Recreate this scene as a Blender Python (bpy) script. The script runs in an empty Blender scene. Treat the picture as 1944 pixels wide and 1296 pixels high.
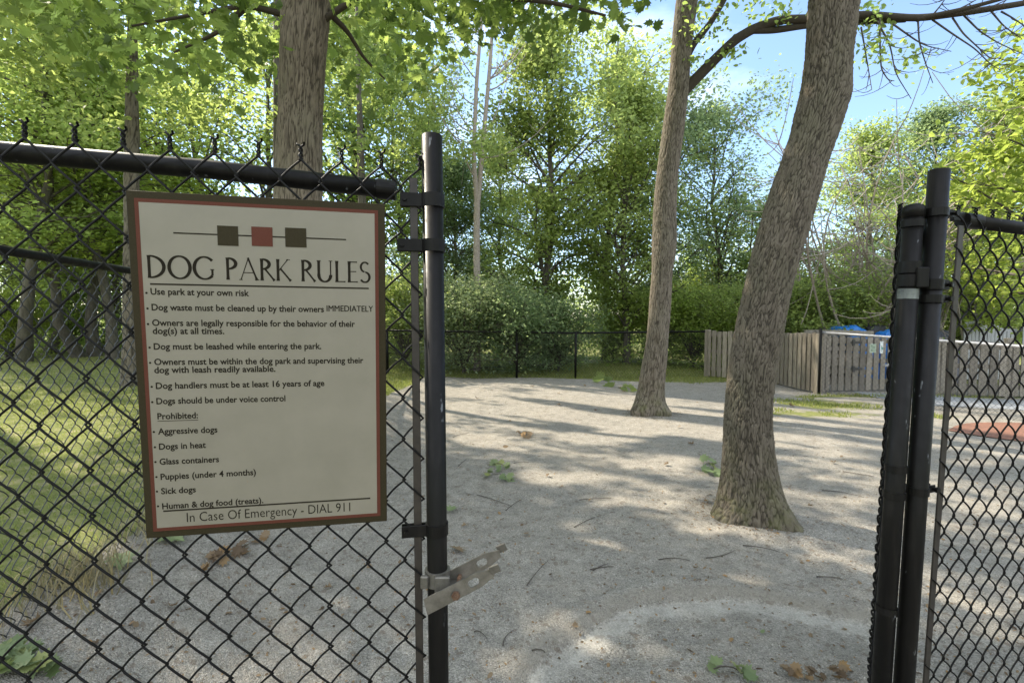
import bpy, math, random
import numpy as np
from mathutils import noise as mnoise, Vector
C = bpy.data.collections.new("scene"); bpy.context.scene.collection.children.link(C)
SC = bpy.context.scene
R = math.radians
# ------------------------------------------------------------------ camera, world, sun, exposure
PITCH = R(3.0); FPX = 918.0; CX, CY = 972.0, 648.0; EYE = 1.5
cam = bpy.data.cameras.new("camera"); camo = bpy.data.objects.new("camera", cam); C.objects.link(camo)
camo.location = (0, 0, EYE); camo.rotation_euler = (R(90) - PITCH, 0, 0)
cam.sensor_width = 36; cam.lens = 17.0; cam.clip_start = 0.02; cam.clip_end = 600
SC.camera = camo
SUN_EL, SUN_AZ = R(45), R(-57)           # azimuth from +Y, negative = to the left
sd = Vector((math.sin(SUN_AZ) * math.cos(SUN_EL), math.cos(SUN_AZ) * math.cos(SUN_EL), math.sin(SUN_EL)))
sun = bpy.data.lights.new("sun", 'SUN'); sun.energy = 3.3; sun.angle = R(0.8); sun.color = (1, .90, .74)
so = bpy.data.objects.new("sun", sun); C.objects.link(so); so.location = (-8, 8, 14)
so.rotation_euler = (-sd).to_track_quat('-Z', 'Y').to_euler()
W = bpy.data.worlds.new("World"); SC.world = W; W.use_nodes = True
nt = W.node_tree; N = nt.nodes; L = nt.links
for n in list(N): N.remove(n)
sky = N.new('ShaderNodeTexSky'); sky.sky_type = 'NISHITA'; sky.sun_disc = False
sky.sun_elevation = SUN_EL; sky.sun_rotation = SUN_AZ; sky.air_density = 1.0; sky.dust_density = .4; sky.ozone_density = 3.0
tc = N.new('ShaderNodeTexCoord'); mp = N.new('ShaderNodeMapping'); mp.inputs['Scale'].default_value = (1.3, 1.3, 3.2)
cn = N.new('ShaderNodeTexNoise'); cn.inputs['Scale'].default_value = 1.7; cn.inputs['Detail'].default_value = 7; cn.inputs['Roughness'].default_value = .55
cr = N.new('ShaderNodeMapRange'); cr.inputs[1].default_value = .50; cr.inputs[2].default_value = .95; cr.clamp = True
mixc = N.new('ShaderNodeMix'); mixc.data_type = 'RGBA'; mixc.inputs['B'].default_value = (6.8, 7.3, 8.1, 1)
bg = N.new('ShaderNodeBackground'); bg.inputs['Strength'].default_value = 0.11
wo = N.new('ShaderNodeOutputWorld')
L.new(tc.outputs['Generated'], mp.inputs['Vector']); L.new(mp.outputs[0], cn.inputs['Vector']); L.new(cn.outputs['Fac'], cr.inputs[0])
sx_ = N.new('ShaderNodeSeparateXYZ'); L.new(tc.outputs['Generated'], sx_.inputs[0])
bk = N.new('ShaderNodeMapRange'); bk.inputs[1].default_value = .35; bk.inputs[2].default_value = -.45; bk.inputs[3].default_value = .03; bk.inputs[4].default_value = .85; L.new(sx_.outputs['Y'], bk.inputs[0])  # unseen bright cloud added behind the camera as front fill light
ad = N.new('ShaderNodeMath'); ad.operation = 'ADD'; ad.use_clamp = True; L.new(cr.outputs[0], ad.inputs[0]); L.new(bk.outputs[0], ad.inputs[1])
L.new(ad.outputs[0], mixc.inputs['Factor']); L.new(sky.outputs[0], mixc.inputs['A']); L.new(mixc.outputs['Result'], bg.inputs['Color']); L.new(bg.outputs[0], wo.inputs[0])
SC.view_settings.view_transform = 'Standard'; SC.view_settings.look = 'None'; SC.view_settings.exposure = 1.68; SC.view_settings.gamma = 1
SC.render.engine = 'CYCLES'
SC.cycles.max_bounces = 9; SC.cycles.diffuse_bounces = 6; SC.cycles.transmission_bounces = 7; SC.cycles.glossy_bounces = 2
SC.cycles.use_denoising = True; SC.cycles.sample_clamp_indirect = 6

# ------------------------------------------------------------------ pixel helpers
Fv = np.array([0, math.cos(PITCH), -math.sin(PITCH)]); Uv = np.array([0, math.sin(PITCH), math.cos(PITCH)])
def ray(px, py):
    return Fv + (px - CX) / FPX * np.array([1., 0, 0]) + (CY - py) / FPX * Uv
def at(px, py, Y):
    d = ray(px, py); return np.array([0, 0, EYE]) + d * (Y / d[1])
def sstep(a, b, x):
    t = np.clip((x - a) / (b - a), 0, 1); return t * t * (3 - 2 * t)
GATE = (1.12, 1.27)
def gz(x, y):
    x = np.asarray(x, float); y = np.asarray(y, float)
    z = .30 * sstep(.95, 2.1, -x) * (1 - .75 * sstep(5, 11, y) * sstep(3.6, 2.4, -x))
    z = z + .035 * np.sin(x * .9 + 1.3) * np.sin(y * .7 + .4) * sstep(2, 4, y) + .012 * np.sin(x * 2.7 + y * 1.1) * np.sin(y * 2.3 - x)
    z = z - .10 * sstep(3, 8, x) * sstep(6, 9, y) * 0.2
    r = np.hypot(x - GATE[0], y - GATE[1]); a = np.degrees(np.arctan2(y - GATE[1], x - GATE[0]))
    m = sstep(35, 60, a) * (1 - sstep(150, 172, a))
    z = z - m * .032 * (1 - sstep(1.235, 1.30, r + .012 * np.sin(a * .21) + .006 * np.sin(a * .9))) * sstep(.75, 1.1, r) + m * .014 * np.exp(-((r - 1.36) / .05) ** 2)
    return z
def on(px, py):                       # pixel -> ground point
    d = ray(px, py); o = np.array([0, 0, EYE]); t = EYE / -d[2] if d[2] < 0 else 40
    for _ in range(25):
        p = o + d * t; t += (p[2] - float(gz(p[0], p[1]))) / -d[2] * .8
    p = o + d * t; p[2] = float(gsurf(p[0], p[1])); return p

# ------------------------------------------------------------------ mesh builder
class MB:
    def __init__(s): s.v = []; s.f = []; s.n = 0
    def add(s, v, f, mat=0):
        v = np.asarray(v, float).reshape(-1, 3); s.v.append(v)
        for k in f if isinstance(f, list) and len(f) and isinstance(f[0], np.ndarray) else [f]:
            k = np.asarray(k, np.int64)
            if len(k): s.f.append((k + s.n, mat))
        s.n += len(v); return s
    def box(s, c, size, rot=None, mat=0, bev=0):
        h = np.array(size) / 2.0; b = min(bev, h.min() * .45)
        if b > 0:
            vs = []; idx = {}
            for ax in range(3):
                for sg in np.ndindex(2, 2, 2):
                    q = np.array([(-1 if t == 0 else 1) for t in sg]) * (h - b); q[ax] += (1 if sg[ax] else -1) * b
                    idx[(ax,) + sg] = len(vs); vs.append(q)
            F4 = []; F3 = []
            o = {0: (1, 2), 1: (2, 0), 2: (0, 1)}
            for ax in range(3):
                u, w = o[ax]
                for sd_ in (0, 1):
                    q = []
                    for (i, j) in ((0, 0), (1, 0), (1, 1), (0, 1)):
                        t = [0, 0, 0]; t[ax] = sd_; t[u] = i; t[w] = j; q.append(idx[(ax,) + tuple(t)])
                    F4.append(q if sd_ else q[::-1])
            for ax in range(3):
                u, w = o[ax]
                for i in (0, 1):
                    for j in (0, 1):
                        t0 = [0, 0, 0]; t1 = [0, 0, 0]; t0[u] = t1[u] = i; t0[w] = t1[w] = j; t1[ax] = 1
                        F4.append([idx[(u,) + tuple(t0)], idx[(u,) + tuple(t1)], idx[(w,) + tuple(t1)], idx[(w,) + tuple(t0)]])
            for sg in np.ndindex(2, 2, 2): F3.append([idx[(0,) + sg], idx[(1,) + sg], idx[(2,) + sg]])
            v = np.array(vs); fl = [np.array(F4), np.array(F3)]
        else:
            v = np.array([[x, y, z] for x in (-1, 1) for y in (-1, 1) for z in (-1, 1)]) * h
            fl = [np.array([[0, 1, 3, 2], [4, 6, 7, 5], [0, 4, 5, 1], [2, 3, 7, 6], [0, 2, 6, 4], [1, 5, 7, 3]])]
        if rot is not None: v = v @ np.asarray(rot).T
        s.add(v + np.asarray(c), fl, mat); return s
    def tube(s, pts, rad, sides=8, cap=True, mat=0, closed=False):
        P = np.asarray(pts, float); n = len(P); rad = np.broadcast_to(np.asarray(rad, float), (n,))
        T = np.gradient(P, axis=0); T /= np.linalg.norm(T, axis=1)[:, None] + 1e-12
        ref = np.array([0, 0, 1.]) if abs(T[:, 2]).mean() < .8 else np.array([0, 1., 0])
        A = np.cross(T, ref); A /= np.linalg.norm(A, axis=1)[:, None] + 1e-12; B = np.cross(T, A)
        a = np.arange(sides) * 2 * math.pi / sides
        V = P[:, None] + rad[:, None, None] * (np.cos(a)[None, :, None] * A[:, None] + np.sin(a)[None, :, None] * B[:, None])
        i = np.arange(n - 1)[:, None] * sides; j = np.arange(sides)[None]; k = (j + 1) % sides
        q = np.stack([i + j, i + sides + j, i + sides + k, i + k], -1).reshape(-1, 4)
        fl = [q]
        if cap: fl += [np.arange(sides)[None], (np.arange(sides)[::-1] + (n - 1) * sides)[None]]
        s.add(V.reshape(-1, 3), fl, mat); return s
    def tubes(s, P, r, sides, ref):           # P (m,n,3) many same-length wires
        m, n, _ = P.shape
        T = np.gradient(P, axis=1); T /= np.linalg.norm(T, axis=2)[..., None] + 1e-12
        A = np.cross(T, np.asarray(ref, float)); A /= np.linalg.norm(A, axis=2)[..., None] + 1e-12; B = np.cross(T, A)
        a = np.arange(sides) * 2 * math.pi / sides
        V = P[:, :, None] + r * (np.cos(a)[:, None] * A[:, :, None] + np.sin(a)[:, None] * B[:, :, None])
        base = (np.arange(m) * n * sides)[:, None, None]; i = (np.arange(n - 1) * sides)[None, :, None]; j = np.arange(sides)[None, None]; k = (j + 1) % sides
        q = np.stack(np.broadcast_arrays(base + i + j, base + i + sides + j, base + i + sides + k, base + i + k), -1).reshape(-1, 4)
        s.add(V.reshape(-1, 3), [q]); return s
    def ring(s, c, axis, R0, R1, h, sides=24, mat=0):    # band round a pipe
        ax = np.asarray(axis, float); ax /= np.linalg.norm(ax); t = np.cross(ax, [0, 1, 0]); t /= np.linalg.norm(t); b = np.cross(ax, t)
        a = np.arange(sides) * 2 * math.pi / sides; d = np.cos(a)[:, None] * t + np.sin(a)[:, None] * b
        V = np.concatenate([c + d * R0 - ax * h / 2, c + d * R1 - ax * h / 2, c + d * R1 + ax * h / 2, c + d * R0 + ax * h / 2])
        j = np.arange(sides); k = (j + 1) % sides; q = []
        for A_, B_ in ((0, 1), (1, 2), (2, 3), (3, 0)): q.append(np.stack([A_ * sides + j, A_ * sides + k, B_ * sides + k, B_ * sides + j], -1))
        s.add(V, [np.concatenate(q)], mat); return s
    def prism(s, poly, thick, frame, origin, mat=0):   # poly in (u,w); frame=(U,Wv,Nn)
        U_, W_, N_ = [np.asarray(t, float) for t in frame]; p = np.asarray(poly, float); n = len(p)
        a = origin + p[:, :1] * U_ + p[:, 1:2] * W_ - N_ * thick / 2; b = a + N_ * thick
        j = np.arange(n); k = (j + 1) % n
        s.add(np.concatenate([a, b]), [np.arange(n)[::-1][None], (np.arange(n) + n)[None], np.stack([j, k, k + n, j + n], -1)], mat); return s
    def mesh(s, name, mats, smooth=False):
        me = bpy.data.meshes.new(name)
        v = np.concatenate(s.v).astype(np.float32)
        me.vertices.add(len(v)); me.vertices.foreach_set('co', v.ravel())
        loops = np.concatenate([f.ravel() for f, _ in s.f]); tot = np.concatenate([np.full(len(f), f.shape[1]) for f, _ in s.f])
        mi = np.concatenate([np.full(len(f), m) for f, m in s.f])
        me.loops.add(len(loops)); me.loops.foreach_set('vertex_index', loops.astype(np.int32))
        me.polygons.add(len(tot)); me.polygons.foreach_set('loop_start', (np.cumsum(tot) - tot).astype(np.int32))
        me.polygons.foreach_set('material_index', mi.astype(np.int32))
        me.polygons.foreach_set('use_smooth', np.full(len(tot), bool(smooth)))
        me.update(calc_edges=True); me.validate()
        for m in (mats if isinstance(mats, list) else [mats]): me.materials.append(m)
        return me
    def build(s, name, mats, parent=None, smooth=False, loc=None):
        me = s.mesh(name, mats, smooth); o = bpy.data.objects.new(name, me); C.objects.link(o)
        if parent is not None:
            o.parent = parent; me.transform(parent_inv(parent))
        return o
from mathutils import Matrix
def parent_inv(p):
    q = p; M = Matrix.Identity(4)
    while q is not None: M = Matrix.Translation(q.location) @ M; q = q.parent
    return M.inverted()
def empty(name, loc, label, cat, group=None):
    o = bpy.data.objects.new(name, None); C.objects.link(o); o.location = Vector([float(t) for t in loc]); o.empty_display_size = .1
    return tag(o, label, cat, group)
def tag(o, label, cat, group=None):
    o['label'] = label; o['category'] = cat
    if group: o['group'] = group
    return o
def kind(o, k, label=None):
    o['kind'] = k
    if label: o['label'] = label
    return o

# ------------------------------------------------------------------ materials
def mat(name, col=(.5, .5, .5), rough=.6, metal=0, spec=.5):
    m = bpy.data.materials.new(name); m.use_nodes = True; b = m.node_tree.nodes['Principled BSDF']
    b.inputs['Base Color'].default_value = (*col, 1); b.inputs['Roughness'].default_value = rough; b.inputs['Metallic'].default_value = metal
    b.inputs['Specular IOR Level'].default_value = spec
    return m
def nodes(m): return m.node_tree.nodes, m.node_tree.links, m.node_tree.nodes['Principled BSDF']
def coord(n, l, scale=(1, 1, 1), src='Object'):
    t = n.new('ShaderNodeTexCoord'); p = n.new('ShaderNodeMapping'); p.inputs['Scale'].default_value = scale; l.new(t.outputs[src], p.inputs[0]); return p.outputs[0]
def noise_tex(n, l, vec, scale, detail=5, rough=.6):
    t = n.new('ShaderNodeTexNoise'); t.inputs['Scale'].default_value = scale; t.inputs['Detail'].default_value = detail; t.inputs['Roughness'].default_value = rough
    l.new(vec, t.inputs['Vector']); return t.outputs['Fac']
def ramp(n, l, fac, stops):
    r = n.new('ShaderNodeValToRGB'); e = r.color_ramp.elements
    while len(e) < len(stops): e.new(.5)
    for k, (p, c) in enumerate(stops): e[k].position = p; e[k].color = (*c, 1) if not np.isscalar(c) else (c, c, c, 1)
    l.new(fac, r.inputs[0]); return r.outputs[0]
def mixrgb(n, l, fac, a, b, mode='MIX'):
    m = n.new('ShaderNodeMix'); m.data_type = 'RGBA'; m.blend_type = mode
    for key, v in (('Factor', fac), ('A', a), ('B', b)):
        if hasattr(v, 'links'): l.new(v, m.inputs[key])
        else: m.inputs[key].default_value = v if np.isscalar(v) else (*v, 1)
    return m.outputs['Result']
def bump(n, l, b, h, strength=.5, dist=.01):
    t = n.new('ShaderNodeBump'); t.inputs['Strength'].default_value = strength; t.inputs['Distance'].default_value = dist
    l.new(h, t.inputs['Height']); l.new(t.outputs[0], b.inputs['Normal'])
def math_n(n, l, op, a, b=None):
    t = n.new('ShaderNodeMath'); t.operation = op
    for k, v in enumerate((a, b)):
        if v is None: continue
        if hasattr(v, 'links'): l.new(v, t.inputs[k])
        else: t.inputs[k].default_value = v
    return t.outputs[0]
def mottled(name, c0, c1, scale, rough=.7, bs=.3, bd=.005, metal=0, stretch=(1, 1, 1)):
    m = mat(name, c0, rough, metal); n, l, b = nodes(m); v = coord(n, l, stretch)
    f = noise_tex(n, l, v, scale, 8, .65); l.new(ramp(n, l, f, [(.32, c0), (.68, c1)]), b.inputs['Base Color']); bump(n, l, b, f, bs, bd); return m
def leaf_mat(name, c0, c1, tcol, tfac=.42, rough=.5):
    m = mat(name, c0, rough, 0, .35); n, l, b = nodes(m)
    g = n.new('ShaderNodeNewGeometry'); r = g.outputs['Random Per Island']
    l.new(ramp(n, l, r, [(0, c0), (.55, c1), (1, tuple(np.array(c1) * (1.35, 1.15, .8)))]), b.inputs['Base Color'])
    t = n.new('ShaderNodeBsdfTranslucent'); l.new(ramp(n, l, r, [(0, tuple(np.array(tcol) * .65)), (1, tcol)]), t.inputs['Color'])
    mx = n.new('ShaderNodeMixShader'); mx.inputs[0].default_value = tfac
    l.new(b.outputs[0], mx.inputs[1]); l.new(t.outputs[0], mx.inputs[2]); l.new(mx.outputs[0], n['Material Output'].inputs['Surface']); return m
def paint_black(name='black_vinyl'):
    m = mat(name, (.006, .0055, .005), .45, 0, .16); n, l, b = nodes(m); v = coord(n, l)
    f = noise_tex(n, l, v, 40, 6); l.new(ramp(n, l, f, [(.3, .36), (.75, .58)]), b.inputs['Roughness'])
    s = noise_tex(n, l, coord(n, l, (1, 1, .35)), 55, 3, .5); c = ramp(n, l, s, [(.69, (.006, .0055, .005)), (.73, (.11, .115, .12))])
    d = noise_tex(n, l, coord(n, l, (9, 9, .9)), 6, 4, .6); l.new(mixrgb(n, l, ramp(n, l, d, [(.5, 0.), (.8, .45)]), c, (.024, .021, .018)), b.inputs['Base Color'])
    bump(n, l, b, f, .06, .002); return m
M_BLACK = paint_black()
M_WIRE = mat('black_wire', (.007, .0065, .006), .5, 0, .16)
M_WIREFAR = mat('dark_wire', (.03, .03, .03), .45)
M_GALV = mottled('galvanised_steel', (.10, .092, .075), (.19, .175, .15), 45, .5, .1, .001, .45)
M_RUST = mottled('rusty_bolt', (.09, .045, .025), (.18, .11, .07), 120, .7, .3, .001, .3)
M_RAILPALE = mottled('weathered_rail', (.30, .30, .32), (.46, .46, .48), 14, .4, .1, .002, .3)
M_BAR = mottled('bronze_tension_bar', (.020, .016, .013), (.042, .034, .027), 30, .5, .1, .001, .2)
M_WORN = mottled('worn_grey_paint', (.02, .02, .02), (.17, .19, .175), 28, .5, .05, .001)
M_OLIVE = mottled('sign_border_olive', (.026, .021, .010), (.038, .031, .016), 500, .55, .05, .0005)
M_SRED = mottled('sign_red', (.085, .029, .019), (.105, .037, .024), 500, .55, .05, .0005)
def sign_face():
    m = mat('sign_cream', (.205, .187, .142), .45); n, l, b = nodes(m); v = coord(n, l)
    a = noise_tex(n, l, v, 12, 6); c = ramp(n, l, a, [(.3, (.19, .174, .132)), (.7, (.22, .20, .154))])
    s = noise_tex(n, l, v, 260, 2, .4); c2 = mixrgb(n, l, ramp(n, l, s, [(.74, 0.), (.79, .55)]), c, (.22, .15, .10))
    l.new(c2, b.inputs['Base Color']); return m
M_CREAM = sign_face()
M_INK = mat('sign_ink', (.018, .015, .010), .8, 0, .08)
for m_ in (M_OLIVE, M_SRED): nodes(m_)[2].inputs['Specular IOR Level'].default_value = .1
def bark(name, c0, c1, lich, sx=1., bs=.8, plate=True):
    m = mat(name, c0, .9, 0, .2); n, l, b = nodes(m); v = coord(n, l, (1, 1, .22))
    f = noise_tex(n, l, v, 26 * sx, 9, .7); c = ramp(n, l, f, [(.30, c0), (.66, c1)])
    g = noise_tex(n, l, coord(n, l, (1, 1, .5)), 4 * sx, 6); c = mixrgb(n, l, ramp(n, l, g, [(.45, 0.), (.75, .55)]), c, lich)
    if plate:
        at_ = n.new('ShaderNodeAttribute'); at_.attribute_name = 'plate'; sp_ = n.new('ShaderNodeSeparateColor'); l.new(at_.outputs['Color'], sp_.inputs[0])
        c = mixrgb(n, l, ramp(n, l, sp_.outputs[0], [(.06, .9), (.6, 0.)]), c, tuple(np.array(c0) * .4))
        sz = n.new('ShaderNodeSeparateXYZ'); l.new(coord(n, l), sz.inputs[0]); mr = n.new('ShaderNodeMapRange'); mr.inputs[1].default_value = .62; mr.inputs[2].default_value = .02; l.new(sz.outputs['Z'], mr.inputs[0])
        mo = math_n(n, l, 'MULTIPLY', mr.outputs[0], ramp(n, l, noise_tex(n, l, coord(n, l), 7, 7, .7), [(.46, 0.), (.70, .6)])); c = mixrgb(n, l, mo, c, (.105, .115, .035))
    l.new(c, b.inputs['Base Color']); bump(n, l, b, f, bs, .012); return m
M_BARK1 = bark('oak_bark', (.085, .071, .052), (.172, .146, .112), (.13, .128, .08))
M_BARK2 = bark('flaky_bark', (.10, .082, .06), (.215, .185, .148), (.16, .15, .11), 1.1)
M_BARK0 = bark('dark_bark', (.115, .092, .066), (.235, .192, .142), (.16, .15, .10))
M_BARKF = bark('grey_bark', (.05, .043, .034), (.13, .115, .095), (.10, .10, .07), .6, .4, False)
M_TWIG = mottled('dead_twig', (.20, .165, .135), (.36, .31, .26), 30)
M_TWIGD = mottled('dark_twig', (.045, .035, .027), (.09, .075, .06), 30)
L_BRIGHT = leaf_mat('maple_leaf', (.085, .12, .026), (.13, .17, .036), (.54, .70, .18), .62)
L_MID = leaf_mat('oak_leaf', (.095, .135, .045), (.15, .20, .066), (.58, .70, .20), .58)
L_DEEP = leaf_mat('deep_leaf', (.065, .105, .052), (.11, .155, .075), (.44, .58, .26), .54)
L_MAPLE = leaf_mat('green_maple_leaf', (.05, .085, .022), (.085, .125, .03), (.30, .42, .09), .5)
L_GREY = leaf_mat('shrub_leaf', (.15, .20, .105), (.21, .265, .14), (.42, .52, .24), .48)
L_LIME = leaf_mat('lime_leaf', (.11, .15, .025), (.17, .21, .035), (.54, .67, .13), .58)
L_FRESH = leaf_mat('fallen_green_leaf', (.13, .18, .075), (.20, .25, .12), (.2, .28, .09), .25)
L_DRY = leaf_mat('dead_leaf', (.10, .068, .042), (.22, .16, .10), (.2, .13, .06), .2, .8)
L_GRASS = leaf_mat('grass_blade', (.135, .175, .045), (.22, .25, .07), (.36, .42, .10), .42)
L_STRAW = leaf_mat('straw_blade', (.24, .21, .12), (.36, .32, .20), (.30, .27, .15), .35)

# ------------------------------------------------------------------ ground
def ground_mat():
    m = mat('gravel_and_lawn', (.4, .39, .37), .92, 0, .15); n, l, b = nodes(m); v = coord(n, l)
    vo = n.new('ShaderNodeTexVoronoi'); vo.inputs['Scale'].default_value = 165; l.new(v, vo.inputs['Vector'])
    sep = n.new('ShaderNodeSeparateColor'); l.new(vo.outputs['Color'], sep.inputs[0])
    grain = ramp(n, l, sep.outputs[0], [(0, (.19, .173, .148)), (.3, (.305, .285, .248)), (.75, (.375, .350, .306)), (1, (.50, .47, .415))])
    vb = n.new('ShaderNodeTexVoronoi'); vb.inputs['Scale'].default_value = 43; l.new(v, vb.inputs['Vector'])
    sb = n.new('ShaderNodeSeparateColor'); l.new(vb.outputs['Color'], sb.inputs[0])
    grain = mixrgb(n, l, ramp(n, l, sb.outputs[1], [(.93, 0.), (.96, .7)]), grain, (.19, .15, .115))
    big = noise_tex(n, l, v, 1.1, 7, .65); grain = mixrgb(n, l, ramp(n, l, big, [(.35, 0.), (.7, .75)]), grain, mixrgb(n, l, .55, grain, (.38, .34, .28)))
    med = noise_tex(n, l, v, 7, 8, .7); grain = mixrgb(n, l, 1.0, grain, ramp(n, l, med, [(.25, .58), (.7, 1.02)]), 'MULTIPLY')
    at_ = n.new('ShaderNodeAttribute'); at_.attribute_name = 'masks'; sm = n.new('ShaderNodeSeparateColor'); l.new(at_.outputs['Color'], sm.inputs[0])
    fine = noise_tex(n, l, v, 30, 5)
    pale = ramp(n, l, fine, [(.3, (.37, .352, .312)), (.7, (.46, .44, .39))])
    mb = ramp(n, l, math_n(n, l, 'ADD', sm.outputs[1], math_n(n, l, 'MULTIPLY', math_n(n, l, 'SUBTRACT', med, .5), 2.2)), [(.3, 0.), (1.1, .33)])
    c = mixrgb(n, l, mb, grain, pale)
    mbr = ramp(n, l, math_n(n, l, 'ADD', sm.outputs[2], math_n(n, l, 'MULTIPLY', math_n(n, l, 'SUBTRACT', med, .5), 2.2)), [(.40, 0.), (1.1, .6)])
    c = mixrgb(n, l, mbr, c, ramp(n, l, fine, [(.3, (.21, .19, .155)), (.7, (.30, .27, .225))]))
    soil = ramp(n, l, noise_tex(n, l, v, 9, 8, .7), [(.3, (.10, .125, .042)), (.5, (.18, .195, .06)), (.66, (.30, .265, .15))])
    mg = ramp(n, l, math_n(n, l, 'ADD', sm.outputs[0], math_n(n, l, 'MULTIPLY', math_n(n, l, 'SUBTRACT', noise_tex(n, l, v, 3.5, 8, .7), .5), 1.3)), [(.42, 0.), (.62, 1.)])
    c = mixrgb(n, l, mg, c, soil); l.new(c, b.inputs['Base Color'])
    h = math_n(n, l, 'ADD', math_n(n, l, 'MULTIPLY', vo.outputs['Distance'], -.8), math_n(n, l, 'MULTIPLY', med, 1.6))
    h = math_n(n, l, 'MULTIPLY', h, ramp(n, l, sm.outputs[1], [(0, 1.), (.8, .25)]))
    bump(n, l, b, h, .75, .012); return m
def grass_mask(x, y):
    g = np.maximum(sstep(1.92, 2.25, -x), sstep(11.2, 11.8, y + .08 * x))
    g = np.maximum(g, .78 * np.exp(-((x - 5.3) / 1.1) ** 2 - ((y - 8.2) / .75) ** 2))
    g = np.maximum(g, .66 * np.exp(-((x - 4.6) / 1.4) ** 2 - ((y - 7.3) / .45) ** 2))
    g = np.maximum(g, .60 * np.exp(-((x - 6.5) / .5) ** 2 - ((y - 7.4) / .5) ** 2))
    g = np.maximum(g, .72 * sstep(9.35, 9.0, y) * sstep(8.7, 9.0, y) * sstep(4.8, 5.6, x))
    g = np.maximum(g, .62 * sstep(7.6, 8.6, x) * sstep(7.4, 6.2, y) * sstep(5.4, 6, y))
    g = np.maximum(g, .55 * np.exp(-((x - 4.2) / 1.2) ** 2 - ((y - 11.3) / .5) ** 2))
    return g
xs = np.concatenate([np.linspace(-160, -30, 14), np.linspace(-28, -6, 60), np.linspace(-5.8, -2.4, 70), np.arange(-2.36, 3.4, .022), np.linspace(3.45, 10, 120), np.linspace(10.3, 30, 45), np.linspace(34, 160, 14)])
ys = np.concatenate([np.linspace(-20, .6, 14), np.arange(.8, 4.2, .022), np.linspace(4.25, 14, 190), np.linspace(14.3, 40, 50), np.linspace(45, 260, 18)])
GX, GY = np.meshgrid(xs, ys); nx, ny = len(xs), len(ys)
rng = np.random.default_rng(3)
GZ = gz(GX, GY)
near = (GX > -2.4) & (GX < 3.4) & (GY < 4.2)
rr = np.hypot(GX - GATE[0], GY - GATE[1]); aa = np.degrees(np.arctan2(GY - GATE[1], GX - GATE[0]))
mm = sstep(38, 62, aa) * (1 - sstep(140, 168, aa)); rr = rr + .012 * np.sin(aa * .21) + .006 * np.sin(aa * .9)
scr = mm * sstep(1.08, 1.18, rr) * (1 - sstep(1.235, 1.26, rr)); brn = mm * sstep(1.24, 1.27, rr) * (1 - sstep(1.31, 1.37, rr))
def _blur(a, k):
    for ax_ in (0, 1): a = np.apply_along_axis(lambda q: np.convolve(q, np.ones(k) / k, 'same'), ax_, a)
    return a
und = _blur(_blur(rng.normal(0, 1, GX.shape), 5), 5); und = und / und.std(); und2 = _blur(_blur(rng.normal(0, 1, GX.shape), 11), 9); und2 /= und2.std()
GZ = GZ + np.where(near, (und * .0028 + und2 * .005) * (1 - .6 * np.clip(scr + brn, 0, 1)), 0)
GZ = GZ + np.where(near, rng.normal(0, .0022, GX.shape) * (1 - .85 * np.clip(scr + brn, 0, 1)), 0)
i = np.arange(ny - 1)[:, None] * nx; j = np.arange(nx - 1)[None]
def gsurf(x, y):                      # height of the built ground sheet
    x = np.asarray(x, float); y = np.asarray(y, float); a = np.clip(np.searchsorted(xs, x) - 1, 0, nx - 2); b = np.clip(np.searchsorted(ys, y) - 1, 0, ny - 2)
    u = (x - xs[a]) / (xs[a + 1] - xs[a]); v = (y - ys[b]) / (ys[b + 1] - ys[b]); return GZ[b, a] * (1 - u) * (1 - v) + GZ[b, a + 1] * u * (1 - v) + GZ[b + 1, a] * (1 - u) * v + GZ[b + 1, a + 1] * u * v
b_ = MB().add(np.stack([GX, GY, GZ], -1).reshape(-1, 3), [np.stack([i + j, i + j + 1, i + nx + j + 1, i + nx + j], -1).reshape(-1, 4)])
ground = kind(b_.build('ground', ground_mat(), smooth=True), 'structure', 'grey crushed gravel ground with lawn at its edges')
ca = ground.data.color_attributes.new('masks', 'FLOAT_COLOR', 'POINT')
col = np.zeros((nx * ny, 4), np.float32); col[:, 0] = grass_mask(GX, GY).ravel(); col[:, 1] = scr.ravel(); col[:, 2] = brn.ravel(); col[:, 3] = 1
ca.data.foreach_set('color', col.ravel())
def sheet(name, poly, z, m, label):
    p = np.array(poly, float); return kind(MB().add(np.column_stack([p, z + np.zeros(len(p))]), [np.arange(len(p))[None]]).build(name, m), 'structure', label)
def drape(name, x0, x1, ylo, yhi, dz, m, label, nn=24, warp=0):
    u = np.linspace(0, 1, nn); X_ = x0 + (x1 - x0) * u; V = []
    for t in np.linspace(0, 1, 8):
        y = ylo(u) * (1 - t) + yhi(u) * t + warp * np.sin(9 * u + 6 * t) * (abs(t - .5) * 2); V.append(np.stack([X_, y, gz(X_, y) + dz], -1))
    V = np.array(V); i = np.arange(7)[:, None] * nn; j = np.arange(nn - 1)[None]
    return kind(MB().add(V.reshape(-1, 3), [np.stack([i + j, i + j + 1, i + nn + j + 1, i + nn + j], -1).reshape(-1, 4)]).build(name, m, smooth=True), 'structure', label)
drape('path', 6.75, 17, lambda u: 8.35 - 4.2 * u, lambda u: 9.55 - 3.6 * u, .006, mottled('asphalt', (.21, .22, .235), (.29, .30, .315), 60, .9, .3, .003), 'grey asphalt path in front of the board fence')
drape('mulch_bed', 5.75, 9.0, lambda u: 6.3 - 1.7 * u ** .6 - .1 * np.sin(7 * u), lambda u: 6.34 + .25 * np.sin(3 * u) + .55 * np.sin(2.2 * u) - .35 * u, .012, mottled('red_mulch', (.13, .075, .05), (.27, .115, .075), 35, .95, 1, .02), 'bed of red wood mulch by the fence', warp=.12)

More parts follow.
